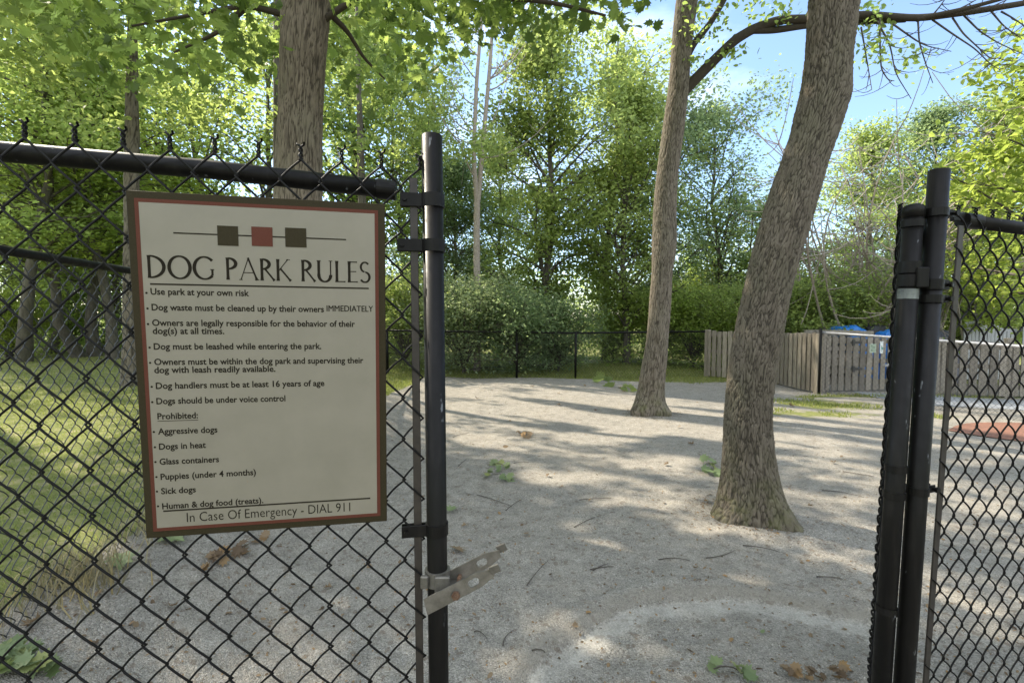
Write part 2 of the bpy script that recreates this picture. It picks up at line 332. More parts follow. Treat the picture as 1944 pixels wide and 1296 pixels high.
# ------------------------------------------------------------------ scattering
def rotmats(nrm, rng):
    nrm = nrm / (np.linalg.norm(nrm, axis=1)[:, None] + 1e-9); t = rng.normal(size=nrm.shape); t -= (t * nrm).sum(1)[:, None] * nrm; t /= np.linalg.norm(t, axis=1)[:, None] + 1e-9
    return np.stack([np.cross(t, nrm), t, nrm], -1)      # columns: x, y(leaf axis), z
T_LEAF = (np.array([[0, 0, 0], [-.27, .28, .07], [-.24, .66, .07], [0, 1, -.05], [.24, .66, .07], [.27, .28, .07]]) - [0, .5, 0], [np.array([[0, 3, 2, 1], [0, 5, 4, 3]])])
_m = [(0, 0), (.30, -.04), (.25, .12), (.50, .22), (.40, .32), (.62, .52), (.34, .50), (.30, .62), (.38, .84), (.16, .74), (0, 1.05)]
_mz = [0, .02, .04, .06, .06, .02, .07, .07, .0, .04, -.08]
_r = [(x, y, z) for (x, y), z in zip(_m, _mz)]; _l = [(-x, y, z) for (x, y, z) in _r[1:-1]]
T_MAPLE = (np.array(_r + _l) - [0, .5, 0], [np.array([list(range(11))]), np.array([[0, 10] + list(range(19, 10, -1))])])
T_OVAL = (np.array([[0, 0, 0], [-.2, .35, .05], [-.16, .75, .05], [0, 1, 0], [.16, .75, .05], [.2, .35, .05]]) - [0, .5, 0], T_LEAF[1])
def scatter(mb, tpl, cen, rot, size, mat=0):
    v, fl = tpl; n = len(cen); k = len(v); size = np.broadcast_to(np.asarray(size, float), (n,))
    V = np.einsum('nij,kj->nki', rot, v) * size[:, None, None] + cen[:, None]
    mb.add(V.reshape(-1, 3), [(f[None] + (np.arange(n) * k)[:, None, None]).reshape(-1, f.shape[1]) for f in fl], mat); return mb
def leaves(mb, tpl, clusters, per, spread, size, rng, up=.6, flat=.6, mat=0, keep=None):
    cl = np.asarray(clusters, float); n = len(cl) * per
    c = np.repeat(cl, per, 0) + rng.normal(size=(n, 3)) * np.array([spread, spread, spread * flat])
    if keep is not None: c = c[keep(c)]; n = len(c)
    nr = rng.normal(size=(n, 3)); nr[:, 2] = np.abs(nr[:, 2]) * .8 + up
    return scatter(mb, tpl, c, rotmats(nr, rng), size * rng.uniform(.6, 1.2, n), mat)

# ------------------------------------------------------------------ chain link
def link_mesh(p0, dirv, length, zt0, zt1, zb, ph=.0722, pv=.0818, d=.0055, hs=5, sides=6, phase=0., face=-1, twist=True, zbot=None):
    """woven wires in the vertical plane through p0 along dirv; zt = height of the top joints"""
    dv = np.array([dirv[0], dirv[1], 0.]); dv /= np.linalg.norm(dv); nv = np.array([-dv[1], dv[0], 0.]) * -face
    mb = MB(); nw = int(length / (ph / 2)); rows = int((max(zt0, zt1) - zb) / pv) + 1
    tt = np.arange(rows * 2 * hs + 1) / hs           # half periods
    W_ = np.arange(nw)[:, None]
    par = np.mod(W_, 2)                               # even wires start at left tip
    t = tt[None] + 0 * W_
    f_ = np.mod(t + par, 2); tri = np.where(f_ < 1, -1 + 2 * f_, 3 - 2 * f_)       # -1..1
    s_ = np.sign(np.cos(0)) * 1
    tri = np.sin(tri * math.pi / 2) * .10 + tri * .90
    A_ = ph / 4 + d * .62
    xx = phase + (W_ + .5) * ph / 2 + A_ * tri
    dep = np.where(f_ < 1, 1, -1) * (np.minimum(np.abs(np.mod(f_, 1)), 1 - np.mod(f_, 1)) * 2) ** .35 * d * .62
    belly = np.where(f_ < 1, 1, 0) * np.sin(np.mod(f_, 1) * math.pi) * .0022
    zt = zt0 + (zt1 - zt0) * xx / length
    zz = zt - t * pv / 2 + belly * 1.5
    P = np.array([p0[0], p0[1], 0.]) + xx[..., None] * dv + (dep + belly * .6)[..., None] * nv; P[..., 2] = zz
    rg = np.random.default_rng(int(length * 100)); P[..., :2] += (rg.normal(0, .0009, (nw, 1, 1)) * np.array([dv[0], dv[1]]))
    mb.tubes(P, d / 2, sides, nv)
    if twist:
        # selvage twists: wires meet at top in pairs, at the right tips of odd wires / left tips of even wires
        h = .030; k = 14; u = np.linspace(0, 1, k); tw = []
        for w in range(0, nw + 1, 2):
            x0 = phase + w * ph / 2; z0 = zt0 + (zt1 - zt0) * x0 / length
            for sg in (0, 1):
                a = u * 2 * math.pi * 1.6 + sg * math.pi; rad = d * .58 + .0065 * np.clip((u - .85) / .15, 0, 1)
                q = np.array([p0[0], p0[1], 0.]) + (x0 + np.cos(a) * rad)[:, None] * dv + (np.sin(a) * rad)[:, None] * nv; q[:, 2] = z0 + u * h - .003; tw.append(q)
        mb.tubes(np.array(tw), d / 2 * .95, sides, (dv[0] + .01, dv[1], .3))
    return mb

def band(mb, c, axis, r, h, toward, ln=.035, th=.004, bolt=True):
    mb.ring(np.asarray(c), axis, r * 1.0, r + .0025, h)
    t = np.array([toward[0], toward[1], 0.]); t /= np.linalg.norm(t); nn = np.array([-t[1], t[0], 0])
    rot = np.column_stack([t, nn, [0, 0, 1]])
    for sg in (-1, 1): mb.box(np.asarray(c) + t * (r + ln / 2 - .003) + nn * sg * .006, (ln, th, h), rot, 0, .001)
    if bolt:
        q = np.asarray(c) + t * (r + ln - .012); mb.tube([q - nn * .016, q + nn * .014], .0042, 8); mb.tube([q - nn * .021, q - nn * .014], .0075, 10)

# ---- near fence panel with the sign (left of the opening)
pdir = np.array([-.98, -.199, 0.])
LP_t = at(820, 257, .965); LP_b = at(833, 1296, .965); ax = (LP_t - LP_b) / np.linalg.norm(LP_t - LP_b)
def along(pt, axv, z): return pt + axv * ((z - pt[2]) / axv[2])
fl = empty('chain_link_fence', along(LP_t, ax, 0), 'near black chain link fence panel that carries the rules sign', 'fence')
MB().tube([along(LP_t, ax, -.2), LP_t - ax * .002], .0205, 28).tube([LP_t - ax * .003, LP_t], [.0205, .0185], 28).build('end_post', M_BLACK, fl, True)
rl = [at(745, 361, .980), at(400, 322, .914), at(0, 288, .846), at(-500, 240, .776)]
MB().tube(rl, .0172, 24).build('top_rail', M_BLACK, fl, True)
re_ = MB(); re_.tube([at(716, 358, .976), at(752, 362, .981)], .0195, 24); re_.box(at(778, 379, .962), (.034, .007, .028), None, 0, .002); re_.build('rail_end_cup', M_BLACK, fl)
org = np.array([-.2502, .942]); zt0 = float(at(728, 313, .942)[2]); ztl = float(at(82, 262, .838)[2]); Lp = .62
s0 = -.0722 * 1.0
P0 = org - s0 * pdir[:2] * -1 * -1
P0 = org - pdir[:2] * .0722
slope = (ztl - zt0) / (.0722 * 8)
zz0 = zt0 - slope * .0722
link_mesh(P0, pdir, 1.35, zz0, zz0 + slope * 1.35, .12, d=.0042, hs=7, sides=8, face=1).build('wire_mesh', M_WIRE, fl, True)
bb = MB(); q0 = at(785, 338, .957); q1 = at(797, 1296, .957); q1 = q0 + (q1 - q0) * 1.45; dd = (q1 - q0) / np.linalg.norm(q1 - q0)
rt = np.column_stack([[.98, .199, 0], np.cross(dd, [.98, .199, 0]), dd]); bb.box((q0 + q1) / 2, (.0155, .005, np.linalg.norm(q1 - q0)), rt, 0, .001); bb.build('tension_bar', M_BAR, fl)
for k, yb in enumerate((382, 467, 1002, 1500)):
    c = along(LP_t, ax, at(822, yb, .965)[2]); t_ = MB(); band(t_, c, ax, .0208, .024 if k else .026, pdir, .052 if k else .045); t_.build('tension_band', M_BLACK, fl)
# fork latch
lt = MB().ring(along(LP_t, ax, at(829, 1092, .965)[2]), ax, .0207, .0255, .030, 28)
c0 = along(LP_t, ax, at(829, 1092, .965)[2]); lt.box(c0 + np.array([.014, -.028, -.004]), (.03, .010, .036), None, 0, .003); lt.box(c0 + np.array([-.022, -.024, .0]), (.016, .010, .026), None, 0, .003)
latch = lt.build('fork_latch', M_GALV, fl)
def plate(mb, c, du, dw, nn, ln, hh, th, hole):
    z = []; a, b2 = ln / 2, hh / 2
    pts = [(-a, -b2), (a - .016, -b2), (a - .002, -b2 * .5), (a, b2 * .45), (a - .008, b2), (-a, b2)]
    # plate with a slot: ring of quads between outer outline and slot
    h0, h1 = hole; hw = .0075
    inner = [(h0 + .004, -hw), (h1 - .004, -hw), (h1, -hw + .004), (h1, hw - .004), (h1 - .004, hw), (h0 + .004, hw), (h0, hw - .004), (h0, -hw + .004)]
    outer = [(h0, -b2), (h1, -b2), (a - .002, -b2 * .5), (a, b2 * .45), (h1, b2), (h0, b2), (h0 - .004, b2), (h0 - .004, -b2)]
    n_ = 8
    for sgn in (1, -1):
        o_ = c + nn * sgn * th / 2
        V = [o_ + du * x + dw * y for x, y in outer + inner]
        q = np.array([[j, (j + 1) % n_, (j + 1) % n_ + n_, j + n_] for j in range(n_)])
        mb.add(np.array(V), [q if sgn < 0 else q[:, ::-1]])
    V = [c + nn * th / 2 + du * x + dw * y for x, y in inner] + [c - nn * th / 2 + du * x + dw * y for x, y in inner]
    mb.add(np.array(V), [np.array([[j, j + n_, (j + 1) % n_ + n_, (j + 1) % n_] for j in range(n_)])])
    V = [c + nn * th / 2 + du * x + dw * y for x, y in outer] + [c - nn * th / 2 + du * x + dw * y for x, y in outer]
    mb.add(np.array(V), [np.array([[j, (j + 1) % n_, (j + 1) % n_ + n_, j + n_] for j in range(n_)])])
    mb.prism([(-a, -b2), (h0 - .0042, -b2), (h0 - .0042, b2), (-a + .006, b2)], th, (du, dw, nn), c)
fa = at(805, 1153, .905); fb = at(937, 1085, .925); du = (fb - fa) / np.linalg.norm(fb - fa); nn = np.array([.05, -1., .0]); nn -= du * nn.dot(du); nn /= np.linalg.norm(nn); dw = np.cross(nn, du) * -1
dw = dw if dw[2] > 0 else -dw
ln = float(np.linalg.norm(fb - fa))
for off in (0, .068):
    a_ = MB(); c = (fa + fb) / 2 + np.array([0.012 * (off > 0), off, .004 * (off > 0)]); plate(a_, c, du, dw, nn, ln, .031, .003, (.020, .042))
    tipc = c + du * (ln / 2 + .004) + dw * .003 + np.array([0, (-.006 if off == 0 else .004), .004])
    a_.box(tipc, (.022, .004, .016), np.column_stack([(du + np.array([.1, -.35, .1])) / np.linalg.norm(du + np.array([.1, -.35, .1])), nn, dw]), 0, .001)
    a_.build('fork_arm', M_GALV, latch)
pv_ = at(866, 1127, .913); pb = MB(); pb.tube([pv_ + np.array([0, -.014, 0]), pv_ + np.array([0, .085, 0])], .0045, 10); pb.tube([pv_ + np.array([0, -.009, 0]), pv_ + np.array([0, -.003, 0])], .0085, 6); pb.build('bolt', M_RUST, latch)
tr_ = MB(); tr_.box(c0 + np.array([.037, .01, -.022]), (.03, .045, .012), None, 0, .003); tr_.build('latch_tongue', M_GALV, latch)

# ---- right fence panel
RP_t = at(1783, 323, 1.27); RP_b = at(1716, 1296, 1.27); ax2 = (RP_t - RP_b) / np.linalg.norm(RP_t - RP_b)
fr = empty('chain_link_fence', along(RP_t, ax2, 0), 'near black chain link fence panel right of the gateway, beside the open gate', 'fence')
MB().tube([along(RP_t, ax2, -.2), RP_t], .0232, 28).build('terminal_post', M_BLACK, fr, True)
rd = np.array([.945, .326, 0.])
ra = at(1829, 418, 1.325); rb_ = at(1944, 434, 1.377); rdir = rb_ - ra
MB().tube([ra, rb_, ra + rdir * 7], .0175, 24).build('top_rail', M_BLACK, fr, True)
re_ = MB(); re_.tube([ra - rdir * .015, ra + rdir * .22], .0205, 24); re_.box(at(1818, 412, 1.312), (.05, .010, .024), np.column_stack([rd, [-.326, .945, 0], [0, 0, 1]]), 0, .002); re_.build('rail_end_cup', M_BLACK, fr)
tj = at(1852, 412, 1.312); tj2 = at(1892, 412.5, 1.335)
zsl = (at(1930, 419, 1.352)[2] - tj[2]) / .155
Pm = tj[:2] - rd[:2] * .0722
rm = link_mesh(Pm, rd, 1.6, tj[2], tj[2] + zsl * 1.6, .1, d=.0046, hs=7, sides=8, face=1).build('wire_mesh', M_WIRE, fr, True)
sh = Matrix.Identity(4); sh[0][2] = ax2[0] / ax2[2]; sh[1][2] = ax2[1] / ax2[2]; dz0 = tj[2] - fr.location[2]; rm.data.transform(Matrix.Translation((-sh[0][2] * dz0, -sh[1][2] * dz0, 0)) @ sh)
bb = MB(); q0 = at(1824, 428, 1.292); q1 = at(1757, 1296, 1.292); q1 = q0 + (q1 - q0) * 1.3; dd = (q1 - q0) / np.linalg.norm(q1 - q0)
rt = np.column_stack([rd, np.cross(dd, rd), dd]); bb.box((q0 + q1) / 2, (.021, .005, np.linalg.norm(q1 - q0)), rt, 0, .001); bb.build('tension_bar', M_BAR, fr)
for k, yb in enumerate((404, 540, 567, 930)):
    c = along(RP_t, ax2, at(1765, yb, 1.27)[2]); t_ = MB(); band(t_, c, ax2, .0235, (.02, .026, .02, .02)[k], rd, .04); t_.build('tension_band', M_BLACK, fr)

# ---- open gate leaf, swung in and seen edge on
GP_t = at(1735, 392, 1.275); GP_b = at(1673, 1296, 1.275); ax3 = (GP_t - GP_b) / np.linalg.norm(GP_t - GP_b)
gdir = np.array([1735 - 1.5 - CX, 0, 0]) / FPX + np.array([0, 1., 0]); gdir /= np.linalg.norm(gdir)
ga = empty('gate', along(GP_t, ax3, .09), 'black chain link gate leaf standing open, seen edge on with a rounded post cap', 'gate')
MB().tube([along(GP_t, ax3, .09), GP_t - ax3 * .006], .0225, 28).build('hinge_stile', M_BLACK, ga, True)
MB().tube([GP_t - ax3 * .028, GP_t - ax3 * .004, GP_t + ax3 * .002, GP_t + ax3 * .006], [.0243, .0243, .020, .011], 28).build('post_cap', M_BLACK, ga, True)
lean = ax3
def gp(s_, z): return along(GP_t, lean, z) + gdir * s_
MB().tube([gp(1.12, .09), gp(1.12, GP_t[2] - .03)], .0205, 20).build('latch_stile', M_BLACK, ga, True)
MB().tube([gp(.02, GP_t[2] - .06), gp(1.11, GP_t[2] - .06)], .0165, 16).build('top_rail', M_BLACK, ga, True)
MB().tube([gp(.02, .14), gp(1.11, .14)], .0165, 16).build('bottom_rail', M_BLACK, ga, True)
gn = np.array([-gdir[1], gdir[0], 0]); GM = link_mesh((gp(.02, GP_t[2]) + gn * .0285)[:2], gdir, 1.08, GP_t[2] - .014, GP_t[2] - .014, .1, hs=6, sides=6, face=-1)
o = GM.build('wire_mesh', M_WIRE, ga, True)
sh = Matrix.Identity(4); sh[0][2] = ax3[0] / ax3[2]; sh[1][2] = ax3[1] / ax3[2]
dz0 = GP_t[2] - ga.location[2]; me = o.data; me.transform(Matrix.Translation((-sh[0][2] * dz0, -sh[1][2] * dz0, 0)) @ sh)
for k, yb in enumerate((425, 508, 533, 888, 938, 1155)):
    c = along(GP_t, ax3, at(1725, yb, 1.275)[2]); t_ = MB(); t_.ring(c, ax3, .0224, .0252, .030 if k in (1, 2) else .018, 28)
    t_.build('hinge_band' if k in (1, 2) else 'tension_band', M_BLACK, ga)
c = along(GP_t, ax3, at(1722, 528, 1.275)[2]); hb = MB(); hb.box(c + np.array([.012, -.027, 0]), (.030, .012, .052), None, 0, .003); hb.box(c + np.array([.026, -.004, -.01]), (.03, .03, .03), None, 0, .003); hb.build('hinge_block', M_BLACK, ga)
MB().ring(along(GP_t, ax3, at(1719, 558, 1.275)[2]), ax3, .0222, .0229, .026, 28).build('worn_sleeve', M_WORN, ga)

# ---- side fence (left), second chain link run, far fence
def run(pts, name, label, zb=None, rail_r=.019, posts=None, mesh_d=.004, ph=.0722, pv=.0818, sides=4, hs=2, railm=None, twist=True, ext=.03):
    p = [np.array(q, float) for q in pts]; e = empty(name, (p[0][0], p[0][1], float(gz(p[0][0], p[0][1]))), label, 'fence')
    MB().tube(p, rail_r, 12).build('top_rail', railm or M_BLACK, e, True)
    for a, b in zip(p[:-1], p[1:]):
        d = b - a; ln_ = float(np.hypot(d[0], d[1])); zb_ = min(float(gz(a[0], a[1])), float(gz(b[0], b[1])))
        link_mesh(a[:2], d[:2], ln_, a[2] + ext, b[2] + ext, zb_ + .03, ph, pv, mesh_d, hs, sides, face=1, twist=twist).build('wire_mesh', M_WIREFAR, e, False)
    for q in (posts if posts is not None else p):
        q = np.array(q, float); g = float(gz(q[0], q[1])); MB().tube([(q[0], q[1], g - .1), (q[0], q[1], q[2] + .03)], .028, 14).build('post', M_BLACK, e, True)
    return e
run([(-1.86, .7, 1.765), (-1.93, 1.82, 1.75), (-2.15, 3.2, 1.74)], 'chain_link_fence', 'side run of black chain link fence along the lawn edge behind the sign', posts=[(-2.15, 3.2, 1.74)], mesh_d=.0042, sides=5, hs=4, twist=False, ext=0)
run([(-2.15, 3.2, 1.60), (-2.97, 11.3, 1.15)], 'chain_link_fence', 'long chain link run behind the sign towards the far corner of the park', twist=False, ext=0)
fp = lambda px, py, Y: tuple(at(px, py, Y))
run([fp(732, 627, 11.4), fp(1093, 632, 11.5), fp(1338, 629, 12.1)], 'chain_link_fence', 'far black chain link fence in front of the big bush', posts=[fp(735, 627, 11.4), fp(981, 628, 11.45), fp(1093, 632, 11.5)], rail_r=.022, ext=.02, twist=False)
pe = [fp(1560, 631, 9.3), fp(1720, 642, 8.35), fp(1944, 658, 6.95), (9.4, 4.0, 1.0)]
run(pe, 'chain_link_fence', 'chain link fence with pale top rail in front of the weathered board gate', posts=[fp(1558, 626, 9.3), fp(1802, 648, 7.8)], railm=M_RAILPALE, twist=False, ext=-.01, rail_r=.024)

# ---- wooden fences
def board_mat(name, c0, c1):
    m = mottled(name, c0, c1, 9, .85, .3, .004, stretch=(6, 6, .7)); n, l, b = nodes(m); src = b.inputs['Base Color'].links[0].from_socket; ge = n.new('ShaderNodeNewGeometry')
    l.new(mixrgb(n, l, 1.0, src, ramp(n, l, ge.outputs['Random Per Island'], [(0, .62), (1, 1.12)]), 'MULTIPLY'), b.inputs['Base Color']); return m
M_WOOD = board_mat('weathered_board', (.17, .142, .108), (.33, .285, .222))
M_WOODG = board_mat('grey_board', (.16, .14, .115), (.32, .285, .24))
M_WOODP = mottled('silver_board', (.26, .265, .27), (.46, .47, .48), 9, .85, .3, .004, stretch=(6, 6, .7))
def board_fence(name, label, a, b, za, zb, m, bw=.105, gap=.035, double=True, posts=True, cat='fence', tops=None, seed=1):
    a = np.array(a, float); b = np.array(b, float); d = b - a; ln_ = np.linalg.norm(d); d = d / ln_; nv = np.array([d[1], -d[0]])   # towards the camera
    e = empty(name, (a[0], a[1], float(gz(*a))), label, cat); rg = np.random.default_rng(seed); n = int(ln_ / (bw + gap)); mb = MB(); rt = np.column_stack([[d[0], d[1], 0], [-nv[0], -nv[1], 0], [0, 0, 1]])
    for k in range(n):
        for side in ((1, -1) if double else (1,)):
            s_ = (k + .5 + (.5 if side < 0 else 0)) * ln_ / n
            if s_ > ln_ - .05: continue
            p = a + d * s_ + nv * side * .045; g = float(gz(*p)); top = za + (zb - za) * s_ / ln_ + rg.uniform(-.015, .012)
            if tops: top += tops(s_ / ln_)
            h = top - g - .03; tl = rg.normal(0, .006); r2 = rt @ np.array([[math.cos(tl), 0, math.sin(tl)], [0, 1, 0], [-math.sin(tl), 0, math.cos(tl)]])
            mb.box((p[0], p[1], g + .03 + h / 2), (bw * rg.uniform(.92, 1.04), .02, h), r2, 0, .003)
    mb.build('boards', m, e)
    for hgt in (.18, .56, .92):
        p = a + d * ln_ / 2; MB().box((p[0], p[1], hgt * (za + zb) / 2 + float(gz(*p)) * .5), (ln_, .05, .085), rt, 0, .004).build('rail', m, e)
    if posts:
        for s_ in np.linspace(0, ln_, 2 + int(ln_ / 2.2)):
            p = a + d * s_; g = float(gz(*p)); MB().box((p[0], p[1], (za + g) / 2), (.11, .11, za - g + .06), rt, 0, .006).build('post', m, e)
    return e
g2 = lambda px, Y: ((px - CX) / FPX * Y * 1.0, Y)
board_fence('wooden_fence', 'weathered shadowbox board fence beyond the leaning thick tree', g2(1344, 12.1), g2(1474, 10.7), 1.13, 1.13, M_WOOD)
board_fence('wooden_fence', 'shadowbox board fence between the leaning thick tree and the thin black post', g2(1479, 10.65), g2(1556, 9.35), 1.13, 1.17, M_WOOD, seed=4)
wg = board_fence('wooden_gate', 'grey board gate with two dark hinges and small notices behind chain link', g2(1563, 9.5), g2(1745, 9.75), 1.12, 1.05, M_WOODG, .11, .035, False, True, 'gate', seed=6)
for hy in (650, 700):
    hb = MB(); p = at(1626, hy, 9.38); hb.box(p, (.22, .02, .05), None, 0, .004); hb.box(p + np.array([-.06, -.005, 0]), (.05, .03, .12), None, 0, .004); hb.build('hinge', M_WIREFAR, wg)
nb = MB(); p = at(1657, 661, 9.4); nb.box(p, (.125, .012, .17), None, 0, .002); nt1 = nb.build('notice', mat('pale_green_notice', (.42, .50, .40), .5), wg)
nb = MB()
for k in range(5): nb.box(p + np.array([0, -.008, .055 - k * .027]), (.09, .003, .009), None)
nb.build('notice_lines', mat('notice_green', (.08, .16, .09), .6), nt1)
p = at(1673.5, 659, 9.4); nb = MB(); nb.box(p, (.06, .012, .235), None, 0, .002); nt2 = nb.build('notice', mat('white_notice', (.68, .72, .72), .4), wg)
nb = MB(); nb.box(p + np.array([.006, -.008, -.02]), (.03, .003, .05), None); nb.build('notice_mark', mat('notice_teal', (.06, .28, .25), .5), nt2)
p = at(1690, 692, 9.45); MB().box(p, (.24, .03, .045), np.array([[.98, 0, -.17], [0, 1, 0], [.17, 0, .98]]), 0, .004).build('latch_bar', M_RAILPALE, wg)
board_fence('wooden_fence', 'grey board fence behind the asphalt path at the right edge', g2(1782, 9.25), g2(2060, 8.7), 1.06, .96, M_WOODG, .13, .02, False, seed=8)
board_fence('stockade_fence', 'silvery pointed stockade panel rising behind the grey board fence', g2(1826, 11.6), g2(1930, 11.6), 1.30, 1.25, M_WOODP, .085, .008, False, False, tops=lambda u: .13 * math.sin(u * math.pi * 1.2 + .3) - .12 * u, seed=9)
board_fence('stockade_fence', 'second silvery stockade panel beyond the first at the right edge', g2(1938, 11.5), g2(2040, 11.5), 1.34, 1.25, M_WOODP, .085, .008, False, False, tops=lambda u: .13 * math.sin(u * math.pi), seed=10)
# tarp-covered pile and pallets behind the gate
def tarp(name, label, px0, px1, ytop, Y, m, dep=1.6, seed=0, peak=.5, base=.2):
    rg = np.random.default_rng(seed); n, k = 26, 14; u, v = np.meshgrid(np.linspace(0, 1, n), np.linspace(0, 1, k)); a = at(px0, 630, Y); b = at(px1, 630, Y); top = at((px0 + px1) / 2, ytop, Y)[2]
    hgt = np.minimum(1, 3.5 * np.minimum(v, 1 - v) + .15) * np.minimum(1, 6 * np.minimum(u, 1 - u) + .25) * (1 - .10 * np.abs(u - peak))
    z = base + (top - base) * hgt; ph_ = rg.uniform(0, 6, 4); z = z + .02 * np.sin(u * 17 + ph_[0] + v * 5) + .02 * np.sin(v * 13 + u * 8 + ph_[1])
    V = np.stack([a[0] + (b[0] - a[0]) * u + .02 * np.sin(v * 20), Y - .2 + dep * v, z], -1); i = np.arange(k - 1)[:, None] * n; j = np.arange(n - 1)[None]
    top_f = np.stack([i + j, i + j + 1, i + n + j + 1, i + n + j], -1).reshape(-1, 4)
    skirt = V.copy(); edge = np.concatenate([np.arange(n), np.arange(1, k) * n + n - 1, (k - 1) * n + np.arange(n - 2, -1, -1), np.arange(k - 2, 0, -1) * n]); flat = V.reshape(-1, 3); low = flat[edge].copy(); low[:, 2] = gz(low[:, 0], low[:, 1])
    ne = len(edge); q = np.stack([edge, n * k + np.arange(ne), n * k + (np.arange(ne) + 1) % ne, np.roll(edge, -1)], -1)
    o = MB().add(np.concatenate([flat, low]), [top_f, q]).build(name, m, smooth=True); return tag(o, label, 'tarp')
M_BLUE = mat('blue_tarp', (.02, .17, .55), .35); M_DTARP = mat('dark_tarp', (.05, .05, .07), .45)
tarp('tarp_covered_pile', 'bright blue tarp over a heap behind the board gate', 1612, 1664, 620, 11.2, M_BLUE, seed=1)
tarp('tarp_covered_pile', 'dark ribbed tarp over a heap beside the bright blue tarp', 1655, 1722, 617, 11.6, M_DTARP, seed=2)
tarp('tarp_covered_pile', 'narrow blue tarp edge showing between the dark tarp and the gate post', 1676, 1720, 628, 11.0, M_BLUE, .7, seed=3)
tarp('tarp_covered_pile', 'sloping dark tarp beside the silvery stockade panel', 1782, 1822, 622, 10.8, M_DTARP, seed=5, peak=0.1)
pl = empty('pallet_stack', (*g2(1590, 11.0), 0), 'low stack of weathered pallets left of the blue tarp', 'pallets')
for k in range(7):
    mb = MB(); x0 = pl.location.x
    for j in range(6): mb.box((x0 - .4 + j * .17 + .02 * (k % 3), 11.0, .06 + k * .17), (.10, 1.0, .02), None, 0, .002)
    for j in range(3): mb.box((x0 + .02 * (k % 3), 10.6 + j * .4, .115 + k * .17), (1.0, .08, .08), None, 0, .002)
    mb.build('pallet', M_WOODG, pl)

# ---- the sign
SIG_R = np.array([[0.97999824, -0.19799724, 0.02001357], [0.1987689, 0.9787767, -0.04987087], [-0.00971452, 0.05285144, 0.99855513]])
SIG_C = np.array([-0.44612887, 0.87671878, 1.40350907]); SW, SH_ = .41959668, .61
sg = empty('dog_park_sign', SIG_C - SIG_R[:, 2] * SH_ / 2, 'cream rules sign with olive and red border wired to the near fence', 'sign')
def sb(mb, u0, u1, v0, v1, d0, d1, bev=0):   # box in sign space: u right, v up from centre, depth towards viewer = d
    c = SIG_C + SIG_R @ np.array([(u0 + u1) / 2, -(d0 + d1) / 2, (v0 + v1) / 2]); mb.box(c, (u1 - u0, d1 - d0, v1 - v0), SIG_R, 0, bev); return mb
hw, hh = SW / 2, SH_ / 2
def frame(mb, i0, i1, d0, d1):
    sb(mb, -hw + i0, hw - i0, hh - i1, hh - i0, d0, d1); sb(mb, -hw + i0, hw - i0, -hh + i0, -hh + i1, d0, d1); sb(mb, -hw + i0, -hw + i1, -hh + i1, hh - i1, d0, d1); sb(mb, hw - i1, hw - i0, -hh + i1, hh - i1, d0, d1); return mb
sb(MB(), -hw, hw, -hh, hh, -.003, 0, .0008).build('panel', M_OLIVE, sg)
frame(MB(), .0122, .0184, .0001, .0009).build('red_border', M_SRED, sg)
sb(MB(), -hw + .0184, hw - .0184, -hh + .0184, hh - .0184, .0001, .0007).build('face', M_CREAM, sg)
def suv(px, py):
    d = ray(px, py); n_ = SIG_R[:, 1]; o_ = np.array([0, 0, EYE]); c = SIG_C - n_ * .001; t = (c - o_) @ n_ / (d @ n_); q = SIG_R.T @ (o_ + d * t - SIG_C); return q[0], q[2]
def spt(u, v, d): return SIG_C + SIG_R @ np.array([u, -d, v])
def rule(px0, py0, px1, py1, th, name='rule_line', d=.0009):
    u0, v0 = suv(px0, py0); u1, v1 = suv(px1, py1); v = (v0 + v1) / 2; sb(MB(), u0, u1, v - th / 2, v + th / 2, .0008, d + .0002).build(name, M_INK, sg)
rule(285, 540.5, 700, 546, .0026); rule(310, 970.5, 703, 944.5, .0026); rule(329, 443, 657, 454, .0022, 'emblem_line')
for (xa, xb, ya, yb, m) in ((412, 453, 428, 467, M_OLIVE), (477, 518, 430, 468, M_SRED), (541, 582, 432, 470, M_OLIVE)):
    u0, v0 = suv(xa, ya); u1, v1 = suv(xb, yb); sb(MB(), u0, u1, v1, v0, .0008, .0014).build('emblem_square', m, sg)
def text_mesh(s_, bold=0.0):
    cu = bpy.data.curves.new('t', 'FONT'); cu.body = s_; cu.offset = bold; cu.resolution_u = 3; cu.size = 1; o = bpy.data.objects.new('t', cu); C.objects.link(o)
    bpy.context.view_layer.update(); dg = bpy.context.evaluated_depsgraph_get(); me = bpy.data.meshes.new_from_object(o.evaluated_get(dg)); bpy.data.objects.remove(o); bpy.data.curves.remove(cu)
    n = len(me.vertices); v = np.empty(n * 3, np.float32); me.vertices.foreach_get('co', v); return me, v.reshape(-1, 3)
_, hv = text_mesh('H'); CAPH = hv[:, 1].max()
def put_text(s_, px0, py0, px1, py1, cap, name='lettering', bold=.022):
    u0, v0 = suv(px0, py0); u1, v1 = suv(px1, py1); me, v = text_mesh(s_, bold); x0, x1 = v[:, 0].min(), v[:, 0].max()
    q = np.empty_like(v); rot = (v1 - v0) / (u1 - u0); uu = u0 + (v[:, 0] - x0) / (x1 - x0) * (u1 - u0); vv = v0 + rot * .5 * (u1 - u0) + v[:, 1] * cap / CAPH
    P = SIG_C + np.stack([uu, np.full(len(v), -.0010), vv], -1) @ SIG_R.T - np.array(sg.location)
    me.vertices.foreach_set('co', P.astype(np.float32).ravel()); me.update(); me.materials.clear(); me.materials.append(M_INK); me.name = name
    o = bpy.data.objects.new(name, me); C.objects.link(o); o.parent = sg; return o
CAP = .0108
